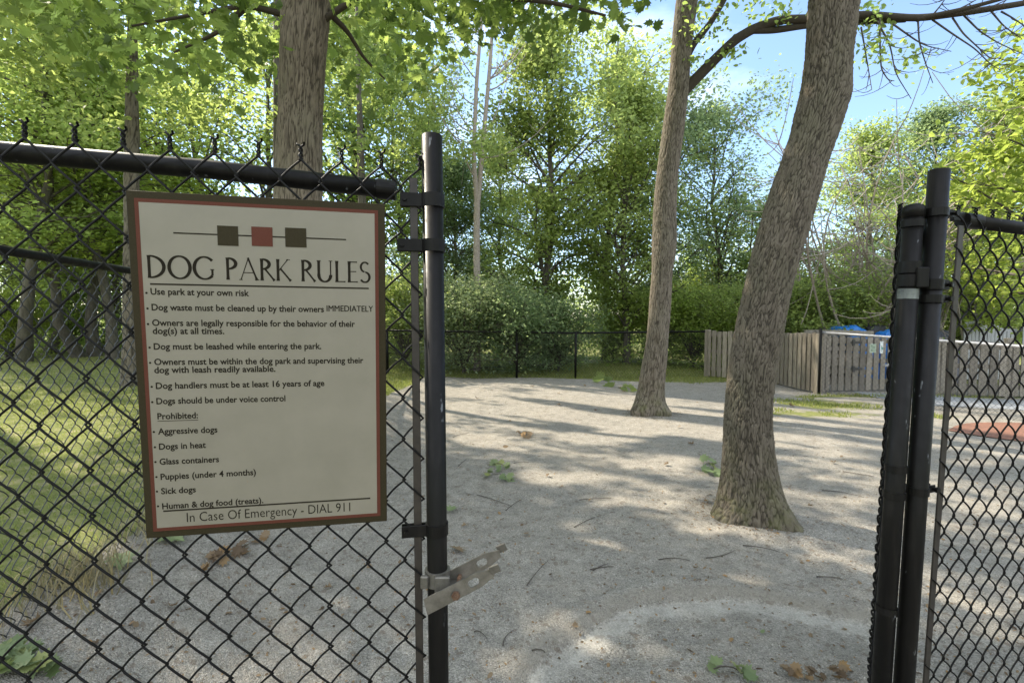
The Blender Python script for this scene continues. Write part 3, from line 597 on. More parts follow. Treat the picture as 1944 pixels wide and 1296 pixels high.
LN = [("Use park at your own risk", 286, 560.5, 473, 560.5), ("Dog waste must be cleaned up by their owners", 288, 590, 615, 591.2), ("Owners are legally responsible for the behavior of their", 289, 619.5, 674, 619),
      ("dog(s) at all times.", 290, 634, 426, 633.5), ("Dog must be leashed while entering the park.", 292, 664, 610, 661.5), ("Owners must be within the dog park and supervising their", 293, 693, 690, 688.5),
      ("dog with leash readily available.", 293, 708, 523, 705), ("Dog handlers must be at least 16 years of age", 296, 738.5, 616, 731.5), ("Dogs should be under voice control", 297, 767.5, 542, 760.5),
      ("Prohibited:", 299, 795.5, 376, 793.5), ("Aggressive dogs", 300, 824, 413, 820.5), ("Dogs in heat", 302, 853, 391, 849.5), ("Glass containers", 303, 881, 416, 877), ("Puppies (under 4 months)", 305, 909.5, 486, 901.5),
      ("Sick dogs", 306, 937, 372, 934), ("Human & dog food (treats).", 308, 965, 500, 955)]
for k, (s_, a, b, c, d) in enumerate(LN):
    put_text(s_, a, b, c, d, CAP)
    if k not in (3, 6, 9):
        u0, v0 = suv(a - 8, b - 4.5); pts = [spt(u0 + .0019 * math.cos(t), v0 + .0019 * math.sin(t), .001) for t in np.arange(10) * .6283]
        MB().add(np.array(pts), [np.arange(10)[None]]).build('bullet', M_INK, sg)
rule(299, 799.5, 376, 796.5, .0009)
put_text("IMMEDIATELY", 620, 591.2, 708, 591.5, CAP, "lettering", 0.0)
put_text("IMMEDIATELY", 620.5, 591.0, 708.5, 591.3, CAP, "lettering", 0.0)
put_text("In Case Of Emergency - DIAL 911", 355, 990, 665, 970, .0175, 'lettering', -.004)
# title glyphs: flared roman capitals from strokes (cap height 1)
TK, TN = .16, .07
def stroke(p0, p1, w0, w1):
    p0 = np.array(p0, float); p1 = np.array(p1, float); d = (p1 - p0) / np.linalg.norm(p1 - p0); n_ = np.array([-d[1], d[0]]); wm = min(w0, w1) * .82; mid = [p0 + (p1 - p0) * t for t in (.18, .5, .82)]
    L_ = [p0 + n_ * w0 / 2] + [q + n_ * wm / 2 for q in mid] + [p1 + n_ * w1 / 2]; R_ = [p0 - n_ * w0 / 2] + [q - n_ * wm / 2 for q in mid] + [p1 - n_ * w1 / 2]; return L_, R_
def arc(cx, cy, rx, ry, a0, a1, thin=TN, thick=TK, k=28):
    a = np.radians(np.linspace(a0, a1, k)); w = thin + (thick - thin) * np.abs(np.cos(a)) ** 1.3
    L_ = np.stack([cx + (rx + w / 2) * np.cos(a), cy + (ry + w / 2) * np.sin(a)], -1); R_ = np.stack([cx + (rx - w / 2) * np.cos(a), cy + (ry - w / 2) * np.sin(a)], -1); return list(L_), list(R_)
ST = lambda x, t=TK: [stroke((x, 0), (x, 1), t, t), stroke((x - .085, .018), (x + .085, .018), .036, .036), stroke((x - .085, .982), (x + .085, .982), .036, .036)]
G = {'D': (.86, ST(.12) + [arc(.14, .5, .62, .475, -90, 90)]), 'O': (1.06, [arc(.53, .5, .46, .495, 0, 360)]),
     'G': (.99, [arc(.52, .5, .46, .495, 42, 318), stroke((.86, .17), (.86, .44), .12, .12), stroke((.76, .44), (.95, .44), .04, .04)]),
     'P': (.60, ST(.12) + [arc(.14, .735, .35, .24, -90, 90)]),
     'A': (.86, [stroke((.05, 0), (.42, 1), .055, .05), stroke((.40, 1.02), (.80, 0), .10, .135), stroke((.20, .34), (.66, .34), .045, .045), stroke((-.03, .018), (.13, .018), .036, .036), stroke((.70, .018), (.9, .018), .036, .036)]),
     'R': (.70, ST(.12) + [arc(.14, .75, .33, .225, -90, 90), stroke((.27, .53), (.70, .0), .10, .14)]),
     'K': (.74, ST(.12) + [stroke((.15, .46), (.60, 1), .05, .055), stroke((.24, .56), (.72, 0), .10, .14), stroke((.52, .982), (.70, .982), .036, .036)]),
     'U': (.84, [stroke((.13, .3), (.13, 1), TK, TK), arc(.42, .33, .29, .32, 180, 360), stroke((.71, .3), (.71, 1), .07, .07), stroke((.03, .982), (.23, .982), .036, .036), stroke((.62, .982), (.80, .982), .036, .036)]),
     'L': (.56, ST(.12) + [stroke((.12, .03), (.54, .03), .055, .07)]), 'E': (.58, ST(.12) + [stroke((.12, .03), (.54, .03), .055, .07), stroke((.12, .97), (.51, .97), .055, .07), stroke((.12, .52), (.47, .52), .045, .05)]),
     'S': (.56, [arc(.27, .745, .20, .225, 35, 265, TN, .11), arc(.27, .265, .23, .24, -150, 85, TN, .12)]), ' ': (.34, [])}
x = 0; mbt = {}; words_ = []
allp = []; 
for ch in "DOG PARK RULES":
    wd, st = G[ch]
    for L_, R_ in st: allp.append((np.array(L_) + [x, 0], np.array(R_) + [x, 0], ch))
    x += wd + .055
Wt = x - .075; u0, v0 = suv(279, 529.5); u1, v1 = suv(703, 535); vb_ = (v0 + v1) / 2; caph = .0385; mt = MB()
for k, (L_, R_, ch) in enumerate(allp):
    n = len(L_); dep = .0010 + (k % 6) * .00004
    V = np.concatenate([[spt(u0 + p[0] / Wt * (u1 - u0), vb_ + p[1] * caph, dep) for p in L_], [spt(u0 + p[0] / Wt * (u1 - u0), vb_ + p[1] * caph, dep) for p in R_]])
    j = np.arange(n - 1); mt.add(V, [np.stack([j, j + 1, n + j + 1, n + j], -1)])
mt.build('title_lettering', M_INK, sg)
for (px, py) in ((245, 440), (728, 440), (262, 960), (728, 960)):   # wire ties
    pass

# ------------------------------------------------------------------ trees
def trunk_mesh(rows, Y, m_seg=120, step=.03, furrow=.02, fs=(9, 2.2), seed=0, roots=None, dY=None, ztop=None):
    """rows: (y, x0, x1) silhouette in the photo at depth Y -> displaced trunk, bottom to top"""
    ctl = []
    for (py, a, b) in rows:
        p = at((a + b) / 2, py, Y); s_ = math.sqrt(1 + (p[0] / Y) ** 2); ctl.append((p[2], p[0], (b - a) / FPX * Y / 2 / s_))
    ctl.sort(); zc = np.array([c[0] for c in ctl]); xc = np.array([c[1] for c in ctl]); rc = np.array([c[2] for c in ctl])
    if ztop and ztop > zc[-1]:
        sl = (xc[-1] - xc[-3]) / (zc[-1] - zc[-3]); zc = np.append(zc, ztop); xc = np.append(xc, xc[-1] + sl * (ztop - zc[-2]) * .8); rc = np.append(rc, rc[-1] * .45)
    z = np.arange(zc[0] - .12, zc[-1], step); 
    ker = np.ones(9) / 9; sm = lambda v: np.convolve(np.pad(v, 4, mode='edge'), ker, 'valid')
    X_ = sm(np.interp(z, zc, xc)); Rr = sm(np.interp(z, zc, rc)); a = np.arange(m_seg) * 2 * math.pi / m_seg
    V = np.zeros((len(z), m_seg, 3)); FI = np.zeros((len(z), m_seg)); g0 = zc[0]
    for i_, zz in enumerate(z):
        for j_ in range(m_seg):
            al = a[j_]; rr_ = Rr[i_]
            ux = al * rr_ * fs[0] ; per = Rr.mean() * fs[0]
            P = (math.cos(al) * per, math.sin(al) * per, zz * fs[1] + .25 * math.sin(al * 3))
            w = mnoise.noise_vector(Vector((P[0] * .7 + seed, P[1] * .7, P[2] * .9))) * 1.25
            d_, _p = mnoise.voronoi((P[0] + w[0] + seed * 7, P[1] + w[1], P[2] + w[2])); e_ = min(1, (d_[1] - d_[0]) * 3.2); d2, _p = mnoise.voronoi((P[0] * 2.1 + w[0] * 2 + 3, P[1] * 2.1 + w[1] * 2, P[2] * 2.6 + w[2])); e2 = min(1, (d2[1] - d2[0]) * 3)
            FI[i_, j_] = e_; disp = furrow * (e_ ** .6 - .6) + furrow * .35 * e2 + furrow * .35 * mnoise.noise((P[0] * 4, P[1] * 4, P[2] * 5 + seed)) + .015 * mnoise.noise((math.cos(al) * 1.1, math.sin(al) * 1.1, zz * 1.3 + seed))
            rr_ = rr_ + disp
            if roots is not None:
                hgt = zz - g0
                for (ra_, amp, wid) in roots:
                    da = (al - ra_ + math.pi) % (2 * math.pi) - math.pi; rr_ += amp * math.exp(-(da / wid) ** 2) * math.exp(-max(hgt, 0) / .11)
            V[i_, j_] = (X_[i_] + math.cos(al) * rr_, Y + (dY(zz) if dY else 0) + math.sin(al) * rr_, zz)
    n = len(z); i = np.arange(n - 1)[:, None] * m_seg; j = np.arange(m_seg)[None]; k = (j + 1) % m_seg
    mb = MB().add(V.reshape(-1, 3), [np.stack([i + j, i + k, i + m_seg + k, i + m_seg + j], -1).reshape(-1, 4), (np.arange(m_seg) + (n - 1) * m_seg)[None]]); mb.fi = FI.ravel(); return mb
def trunk_build(mb, m, owner):
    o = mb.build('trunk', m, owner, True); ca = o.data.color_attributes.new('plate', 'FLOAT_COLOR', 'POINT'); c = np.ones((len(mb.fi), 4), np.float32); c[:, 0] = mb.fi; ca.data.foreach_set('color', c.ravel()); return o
def curve(p0, p1, bend, n=6):
    t = np.linspace(0, 1, n)[:, None]; p0 = np.asarray(p0, float); p1 = np.asarray(p1, float); return p0 + (p1 - p0) * t + np.asarray(bend) * (4 * t * (1 - t))
def limbs(mb, rng, starts, up=(.15, .7), secs=5, sub=3):
    """starts: (point, azimuth, length, radius); returns leaf cluster points"""
    cl = []
    for (p, az, ln_, r) in starts:
        el = rng.uniform(*up); d = np.array([math.cos(az) * math.cos(el), math.sin(az) * math.cos(el), math.sin(el)])
        pts = curve(p, p + d * ln_, np.append(rng.normal(0, .07 * ln_, 2), rng.uniform(0, .1) * ln_), 7)
        mb.tube(pts, np.linspace(r, r * .25, 7), 6, False); cl.append(pts[-1])
        for k in range(secs):
            t = rng.uniform(.3, 1); q = pts[min(6, int(t * 6))]; a2 = az + rng.uniform(-1.1, 1.1); e2 = rng.uniform(-.25, .8); l2 = ln_ * rng.uniform(.2, .45)
            e = q + l2 * np.array([math.cos(a2) * math.cos(e2), math.sin(a2) * math.cos(e2), math.sin(e2)]); s2 = curve(q, e, rng.normal(0, .05 * l2, 3), 4)
            mb.tube(s2, np.linspace(r * .35, r * .08, 4), 4, False)
            for u in np.linspace(.35, 1, sub): cl.append(q + (e - q) * u + rng.normal(0, .05, 3))
    return cl
def make_tree(seed, H, base, Rc, nl, r0, per, size, spread, tpl=T_LEAF, secs=6, sub=3, shape=.45, up=(.15, .8), wob=.2, clump=True, shoots=0):
    """unit prototype at the origin: (trunk MB, crown MB)"""
    rg = np.random.default_rng(seed); n = 9; t = np.linspace(0, 1, n); P = np.zeros((n, 3)); P[:, 2] = t * H; P[1:, :2] = np.cumsum(rg.normal(0, wob * H / 60, (n - 1, 2)), 0)
    rad = r0 * (1 - t) ** .8 + .012; rad[0] *= 1.3; tm = MB().tube(P, rad, 10, False); st = []
    for k in range(nl):
        h = base / H + (1 - base / H) * ((k + rg.uniform(0, 1)) / nl) * .97; u = (h - base / H) / (1 - base / H); env = (max(.12, 1 - abs((u - shape) / (1 - shape if u > shape else shape * 1.35)) ** 2)) ** .6
        q = np.array([np.interp(h, t, P[:, c]) for c in range(3)]); st.append((q, k * 2.4 + rg.uniform(-.9, .9), Rc * env * rg.uniform(.35, 1.4), max(.012, np.interp(h, t, rad) * .5)))
    cl = np.array(limbs(tm, rg, st, up, secs, sub))
    if clump: cl = cl[[mnoise.noise((p[0] / .95 + seed, p[1] / .95, p[2] / .8)) > -.17 for p in cl]]
    for k in range(shoots):
        a = rg.uniform(0, 6.28); ln_ = Rc * rg.uniform(.9, 1.6); e = np.array([math.cos(a) * ln_ * .8, math.sin(a) * ln_ * .8, H * rg.uniform(.55, 1.15)]); c_ = curve((0, 0, .2), e, (0, 0, .35), 9); tm.tube(c_, np.linspace(.015, .004, 9), 4, False); cl = np.concatenate([cl, c_[4:] + rg.normal(0, .04, (5, 3)), c_[5:] + rg.normal(0, .06, (4, 3))])
    cm = MB(); leaves(cm, tpl, cl, per, spread, size, rg); return tm, cm
PROTO = {}
def proto(key, tmat, cmat, **kw):
    tm, cm = make_tree(**kw); PROTO[key] = (tm.mesh(key + '_trunk', tmat, True), {}, cm, cmat)
def place_tree(key, name, label, x, y, s=1, rz=0, sz=1, cm=None, group=None, z=None):
    tme, cms, cmb, dm = PROTO[key]; m = cm or dm
    if m.name not in cms: cms[m.name] = cmb.mesh(key + '_crown', m)
    e = empty(name, (x, y, float(gz(x, y)) - .05 if z is None else z), label, 'tree' if 'bush' not in name and 'shrub' not in name else 'bush', group)
    for nm, me in (('trunk' if 'bush' not in name and 'shrub' not in name else 'stems', tme), ('crown' if 'bush' not in name and 'shrub' not in name else 'foliage', cms[m.name])):
        o = bpy.data.objects.new(nm, me); C.objects.link(o); o.parent = e
    e.rotation_euler = (0, 0, rz); e.scale = (s, s, s * sz); return e
proto('broad', M_BARKF, L_BRIGHT, seed=11, H=12, base=2.4, Rc=3.4, nl=42, r0=.15, per=11, size=.17, spread=.38, secs=7, sub=4, up=(.2, 1.0), wob=.5)
proto('oval', M_BARKF, L_MID, seed=12, H=10, base=1.2, Rc=2.5, nl=58, r0=.12, per=16, size=.14, spread=.33, secs=7, sub=4, up=(.3, 1.15), wob=.5)
proto('tall', M_BARKF, L_BRIGHT, seed=13, H=12, base=3.2, Rc=2.4, nl=34, r0=.14, per=8, size=.16, spread=.38, secs=7, sub=4, up=(.2, 1.1), wob=.7)
proto('small', M_BARKF, L_LIME, seed=14, H=5.5, base=1.5, Rc=2.0, nl=34, r0=.07, per=15, size=.12, spread=.2)
proto('feather', M_TWIGD, L_DEEP, seed=15, H=10, base=1.6, Rc=2.7, nl=44, r0=.11, per=13, size=.135, spread=.33, secs=7, sub=4, up=(.3, 1.2), wob=.6)
proto('bush', M_TWIGD, L_GREY, seed=16, H=2.3, base=.1, Rc=1.35, nl=46, r0=.03, per=9, size=.095, spread=.24, shape=.3, up=(.05, .9), clump=False, shoots=34)
def X(px, Y): return (px - CX) / FPX * Y
TREES = [
 # key, name, label, px, Y, scale, rot, zscale, material
 ('tall', 'tree', 'thick grey-trunked tree at the outermost edge of the lawn woods', 42, 12.6, 1.0, .4, .78, None),
 ('tall', 'tree', 'thin dark tree just behind the thick grey-trunked one at the lawn woods', 88, 15.5, .95, 2.1, .78, L_LIME),
 ('feather', 'tree', 'slim leaning tree standing deep in the shade of the lawn woods', 118, 18, 1.2, 4.0, .78, L_BRIGHT),
 ('tall', 'tree', 'straight dark tree at the lawn edge seen through the near wire mesh', 150, 14.2, .9, 5.2, .78, None),
 ('broad', 'tree', 'dark-trunked tree of the lawn woods second from the sign', 178, 14.6, .95, 1.3, .78, None),
 ('tall', 'tree', 'curved dark tree of the lawn woods nearest the sign edge', 212, 13.4, .9, 3.3, .78, L_LIME),
 ('broad', 'tree', 'tall tree with a bare trunk stretch high above the sign', 288, 19, 1.2, 2.7, .80, None),
 ('broad', 'tree', 'bright leafy tree rising behind the upper corner of the sign', 400, 20, 1.15, 4.4, .85, L_LIME),
 ('tall', 'tree', 'slender tree showing between the sign top and the near thick trunk', 480, 20, 1.1, .2, 1.0, L_MID),
 ('broad', 'tree', 'tall leafy tree in the second row right of the near thick trunk', 672, 18.5, 1.2, 5.6, 1.0, None),
 ('feather', 'tree', 'blue-green tree behind the near fence post', 760, 20, 1.15, 1.9, 1.0, None),
 ('oval', 'tree', 'dark narrow tree left of the bare forked sapling', 868, 15.5, .62, 2.2, 1.0, L_DEEP),
 ('oval', 'tree', 'tall dense oval tree in the middle beyond the big bush', 1040, 14.6, .99, 1.0, 1.0, None),
 ('feather', 'tree', 'full dark tree against the sky beside the dense oval tree', 1150, 16.5, 1.03, 3.6, 1.0, L_MID),
 ('feather', 'tree', 'blue-green tree directly behind the slim curved trunk', 1262, 16, .88, 5.1, 1.0, None),
 ('feather', 'tree', 'airy blue-green tree between the slim curved trunk and the leaning trunk', 1362, 16.5, .85, .9, 1.0, None),
 ('small', 'tree', 'small lime green tree low behind the far chain link fence', 1330, 17.5, .72, 2.4, 1.0, None),
 ('small', 'tree', 'yellow-green sapling seen against the leaning trunk edge', 1425, 16.5, .95, 4.2, 1.0, L_MID),
 ('oval', 'tree', 'tall green tree behind the dry brush', 1640, 21, .93, 4.9, 1.0, None),
 ('oval', 'tree', 'round-topped green tree above the gate post', 1765, 22, 1.06, .6, 1.0, L_DEEP),
 ('oval', 'tree', 'broad green tree behind the bright maple', 1880, 21, 1.03, 2.9, 1.0, None),
 ('small', 'maple_tree', 'bright lime maple at the right edge above the grey board fence', 2010, 8.9, 1.18, 1.2, 1.0, None),
 ('small', 'maple_tree', 'smaller bright maple branch mass between gate post and right fence', 1850, 11.9, .8, 3.9, 1.0, None),
 ('small', 'tree', 'low green tree behind the board gate', 1560, 14.5, .62, .5, 1.0, L_MID),
 ('small', 'tree', 'low green tree behind the tarps', 1680, 15.2, .66, 1.7, 1.0, L_DEEP),
 ('small', 'tree', 'low bushy tree directly behind the leaning trunk', 1490, 15, .60, 2.8, 1.0, L_MID),
 ('tall', 'tree', 'high tree beyond the top corner of the near fence', -60, 15, 1.05, 2.2, .78, L_MID),
 ('oval', 'tree', 'full green tree filling in between the dense oval tree and the slim curved trunk', 1190, 14.8, .82, 3.0, 1.0, None),
 ('feather', 'tree', 'leafy tree low behind the near fence post and the forked sapling', 825, 17.5, .85, 1.0, 1.0, L_MID),
 ('oval', 'tree', 'tree in the second row behind the bare forked sapling', 945, 19, .82, 5.5, 1.0, L_MID),
]
for (key, nm, lab, px, Y, s_, rz, sz, cmx) in TREES: place_tree(key, nm, lab, X(px, Y), Y, s_, rz, sz, cmx)
BUSH = [('large light green bush spilling over the far fence nearest the post', 880, 12.5, .95, .5, 1.0, None), ('large grey-green bush sprawling over the far fence in the middle', 985, 12.5, .92, 2.0, .92, L_DEEP), ('round bush at the end of the large grey-green bush', 1060, 13.1, .75, 3.3, 1, L_DEEP),
        ('dark bush low behind the far fence left of the slim curved trunk', 1165, 15.5, .62, 1.1, 1, L_MID), ('bush behind the base of the slim curved trunk', 1255, 15, .9, 4.1, 1, L_BRIGHT), ('light bush beside the end of the board fence', 1318, 14.2, .85, 5, 1, L_BRIGHT), ('hedge-like bush behind the board fence', 1400, 13.8, .95, .2, 1, L_MID),
        ('leafy bush above the board fence right of the leaning trunk', 1515, 12.9, .95, 2.9, 1, L_MID), ('leafy bush behind the pallet stack', 1590, 13.2, 1.0, 1.9, 1, L_MID), ('leafy bush behind the blue tarp', 1668, 13.6, 1.05, .7, 1, L_MID), ('bush behind the silvery stockade panel', 1850, 13.6, 1.1, 3.9, 1, L_MID), ('bush between the near fence post and the far fence corner', 770, 13.2, .95, 5.5, 1, L_MID),
        ('sunlit bush at the edge of the lawn woods', 10, 14, .8, 1.5, 1, L_LIME), ('low bush between the dark trunks of the lawn woods', 130, 16.5, .9, 2.5, 1, L_BRIGHT)]
for (lab, px, Y, s_, rz, sz, cmx) in BUSH: place_tree('bush', 'bush', lab, X(px, Y), Y, s_, rz, sz, cmx)

# lawn tree beside the sign edge
# ---- near trees with photographed silhouettes
g = lambda a, b: float(gz(a, b))
t1 = empty('oak_tree', (*at(1430, 980, 3.6)[:2], 0), 'thick leaning furrowed tree standing in the gravel, closest of the trunks', 'tree')
rows1 = [(0, 1536, 1630), (60, 1534, 1624), (100, 1531, 1618), (150, 1524, 1614), (185, 1516, 1613), (215, 1508, 1602), (250, 1501, 1590), (300, 1484, 1572), (350, 1465, 1558), (400, 1449, 1545), (450, 1435, 1530), (500, 1421, 1515), (550, 1410, 1502), (600, 1400, 1491), (650, 1391, 1482), (700, 1383, 1474), (750, 1377, 1469), (800, 1372, 1467), (850, 1369, 1469), (890, 1366, 1474), (925, 1361, 1482), (950, 1357, 1490), (975, 1352, 1494)]
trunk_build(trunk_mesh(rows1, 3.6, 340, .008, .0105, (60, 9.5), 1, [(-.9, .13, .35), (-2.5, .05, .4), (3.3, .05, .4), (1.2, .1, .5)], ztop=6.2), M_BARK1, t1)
t2 = empty('slim_tree', (*at(1236, 778, 7.4)[:2], 0), 'slim curved flaky-barked tree standing in the gravel behind the leaning one', 'tree')
rows2 = [(0, 1284, 1325), (50, 1280, 1317), (100, 1275, 1311), (180, 1268, 1306), (250, 1258, 1298), (300, 1251, 1290), (350, 1245, 1285), (400, 1240, 1283), (450, 1238, 1284), (480, 1238, 1282), (520, 1237, 1275), (600, 1232, 1272), (650, 1226, 1268), (680, 1221, 1266), (710, 1216, 1263), (740, 1211, 1262), (760, 1205, 1262), (775, 1200, 1264)]
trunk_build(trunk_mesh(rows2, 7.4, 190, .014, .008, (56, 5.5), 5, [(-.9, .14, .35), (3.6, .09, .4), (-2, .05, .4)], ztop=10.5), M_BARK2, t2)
t0 = empty('oak_tree', (*at(566, 920, 4.5)[:2], g(-1.97, 4.5)), 'straight dark-barked tree rising behind the sign, its leaves overhead', 'tree')
rows0 = [(0, 540, 626), (100, 535, 618), (200, 531, 613), (300, 525, 610), (400, 522, 610), (600, 518, 612), (800, 512, 616), (860, 500, 628), (885, 490, 640)]
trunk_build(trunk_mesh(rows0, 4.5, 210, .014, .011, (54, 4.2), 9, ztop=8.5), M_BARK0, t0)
# crowns of the near trees: overhead, mostly out of frame, they dapple the ground
def lowest(x):      # lowest leaf line (photo y) allowed at photo x for the canopy of the tree behind the sign
    return np.interp(x, [-400, 0, 90, 300, 520, 640, 760, 850, 900, 1000, 1100, 1180, 1230, 2400], [60, 40, 90, 165, 110, 190, 240, 180, 50, 30, 45, 55, -40, -60])
def project(P):
    q = P - np.array([0, 0, EYE]); d = q @ Fv; return CX + FPX * q[:, 0] / d, CY - FPX * (q @ Uv) / d, d
def near_crown(owner, c, nl, rad, z0, z1, seed, lm, per, size, spread, keep, tpl=T_MAPLE, secs=7, sub=3, prune=None):
    rg = np.random.default_rng(seed); mb = MB(); st = []
    for k in range(nl):
        h = z0 + (z1 - z0) * (k + rg.uniform(0, 1)) / nl; u = (h - z0) / (z1 - z0); st.append((np.array([c[0], c[1], h]) + rg.normal(0, .05, 3), k * 2.4 + rg.uniform(-.4, .4), rad * (1 - .55 * u) * rg.uniform(.6, 1.1), .05 * (1 - .5 * u)))
    cl = np.array(limbs(MB(), rg, st, (.02, .45), secs, sub)); cl = cl[keep(cl)]; prune = prune or (lambda c: shade_keep(c, .62))
    cm = MB(); leaves(cm, tpl, cl, per, spread, size, rg, .5, .45, 0, prune); cm.build('crown', lm, owner)
    return st, cl
LIT = [(1680, 1010, 60, 16), (1800, 1130, 70, 26), (640, 1150, 60, 26), (1080, 1190, 40, 22), (1420, 1100, 60, 16), (1260, 960, 70, 14), (1000, 775, 150, 14), (1150, 825, 190, 26), (1270, 875, 120, 22), (1040, 905, 110, 22), (900, 830, 70, 18), (1130, 1048, 75, 32), (1340, 1005, 80, 20), (1545, 1050, 45, 22), (250, 1165, 110, 70), (960, 1262, 60, 28), (880, 770, 60, 16),
       (1590, 870, 110, 14), (1560, 815, 90, 9), (1640, 945, 80, 18), (1860, 960, 90, 22), (1850, 880, 110, 12), (1900, 1060, 60, 20), (1480, 905, 40, 12), (150, 880, 130, 60), (80, 790, 120, 25), (1190, 765, 90, 8), (1330, 790, 60, 8), (1180, 950, 60, 12)]
def shade_keep(cl, th=.3):
    sh_ = cl - np.array(sd)[None] * (cl[:, 2:3] / sd[2]); x, y, d = project(sh_); L_ = np.zeros(len(cl))
    for (a, b, rx, ry) in LIT: L_ = np.maximum(L_, np.exp(-((x - a) / rx) ** 2 - ((y - b) / ry) ** 2) * (d > .3))
    return L_ < th
def streak_keep(cl):
    q = cl - np.array(sd)[None] * (cl[:, 2:3] / sd[2]); h = np.array([sd[0], sd[1]]); h = h / np.linalg.norm(h); u = q[:, :2] @ h; v = q[:, 0] * -h[1] + q[:, 1] * h[0]
    return np.array([mnoise.noise((a * .22, b * 2.9, 4.)) > .03 for a, b in zip(u, v)]) & (q[:, 1] < 10.9) & shade_keep(cl, .75)
def keep0(cl):
    x, y, d = project(cl); vis = (d > .2); ok = y < lowest(x); out = ~vis | (y < -250) | ok
    close = (np.linalg.norm(cl - np.array([0, 0, EYE]), axis=1) > 2.4)
    return out & close & shade_keep(cl)
def mnoise_mask(cl, f, th):
    return np.array([mnoise.noise((p[0] / f, p[1] / f, p[2] / f)) > th - .12 for p in cl])
near_crown(t0, (-1.9, 4.5), 36, 5.2, 3.9, 8.4, 21, L_MAPLE, 17, .115, .24, keep0)
t5 = empty('added_shade_tree', (-8.7, 7.0, g(-8.7, 7.0)), 'leafy tree added at the lawn for shade, whose boughs hang into the upper corner over the fence', 'tree')  # added tree with unseen trunk, its crown shades the foreground gravel
MB().tube([(-8.7, 7.0, -.1), (-8.65, 7.0, 3), (-8.75, 6.9, 9)], [.24, .2, .06], 12).build('trunk', M_BARK0, t5, True)
near_crown(t5, (-8.7, 7.0), 44, 5.4, 4.6, 9.4, 25, L_MID, 20, .13, .26, keep0)
def keep1(cl):
    x, y, d = project(cl); return ((d < .2) | (y < -60)) & shade_keep(cl) & mnoise_mask(cl, 1.4, -.1)
near_crown(t1, tuple(at(1590, -80, 3.6)[:2]), 22, 3.6, 4.8, 8.5, 22, L_MID, 12, .14, .22, keep1)
near_crown(t2, tuple(at(1310, -100, 7.4)[:2]), 24, 3.2, 7.4, 12, 23, L_MID, 12, .12, .22, keep1)
# visible boughs of the near trees
def bough(owner, pix, r0_, r1_, m, name='limb', sides=7):
    P = np.array([at(*q) for q in pix]); n = 6 * (len(P) - 1) + 1; t = np.linspace(0, len(P) - 1, n); Q = np.stack([np.interp(t, np.arange(len(P)), P[:, c]) for c in range(3)], -1)
    k = np.array([1, 2, 3, 2, 1.]) / 9; Qs = Q.copy()
    for c in range(3): Qs[2:-2, c] = np.convolve(Q[:, c], k, 'valid')
    return MB().tube(Qs, np.linspace(r0_, r1_, n), sides, False)
lb = bough(t2, [(1296, 175, 7.4), (1330, 140, 7.35), (1362, 108, 7.3), (1395, 76, 7.25), (1430, 55, 7.2), (1480, 38, 7.15), (1540, 36, 7.1), (1640, 28, 7.0), (1740, 36, 6.9), (1850, 22, 6.8), (1960, 4, 6.7), (2080, -20, 6.6)], .085, .03, M_BARK2)
for pix, ra_, rb2 in (([(1425, 58, 7.2), (1470, 58, 7.2), (1535, 48, 7.15), (1640, 42, 7.1), (1720, 38, 7.0)], .05, .035), ([(1298, 120, 7.4), (1318, 82, 7.4), (1345, 50, 7.4), (1370, 10, 7.4), (1390, -30, 7.4)], .055, .035), ([(1740, 37, 6.9), (1830, 18, 6.7), (1950, -15, 6.5)], .035, .02)):
    q = bough(t2, pix, ra_, rb2, M_BARK2); lb.v += q.v; lb.f += [(f + lb.n, m_) for f, m_ in q.f]; lb.n += q.n
lb.build('limb', M_BARK2, t2, True)
tw = MB()
def twig(pix, r_=.011, Y=6.8, subs=5, seed=0):
    rg = np.random.default_rng(seed); q = bough(t2, [(a, b, Y - .05 * k) for k, (a, b) in enumerate(pix)], r_, r_ * .35, M_TWIGD, sides=5); P = q.v[0].reshape(-1, 5, 3).mean(1)
    tw.add(q.v[0], [f for f, _ in q.f])
    for k in range(subs):
        p = P[rg.integers(3, len(P))]; d = rg.normal(0, 1, 3); d[1] *= .5; d[2] = -abs(d[2]) * .4 + .1; d /= np.linalg.norm(d); e = p + d * rg.uniform(.15, .45); tw.tube(curve(p, e, (0, 0, -.05), 5), np.linspace(r_ * .45, r_ * .2, 5), 4, False)
TW = [[(1635, 52), (1645, 110), (1655, 170)], [(1665, 40), (1690, 85), (1700, 140), (1730, 188)], [(1743, 40), (1745, 80), (1757, 120), (1771, 158)], [(1695, 46), (1740, 78), (1760, 88), (1806, 98)], [(1770, 38), (1810, 66), (1850, 92), (1880, 122), (1900, 134)], [(1830, 30), (1860, 60), (1895, 82), (1944, 104)],
      [(1808, 34), (1828, 64), (1850, 84), (1880, 112), (1902, 110)], [(1900, 22), (1925, 36), (1960, 60)], [(1880, 20), (1905, 50), (1940, 74)], [(1770, 30), (1785, 12), (1800, -10)], [(1800, 28), (1840, 8), (1870, -10)], [(1860, 22), (1890, 10), (1930, -8)], [(1670, 36), (1672, 130), (1686, 152), (1698, 154)]]
for k, p in enumerate(TW): twig(p, .013, 6.9, 6, k)
tw.build('bare_twigs', M_TWIGD, t2, True)
sp = MB(); rgs = np.random.default_rng(5)
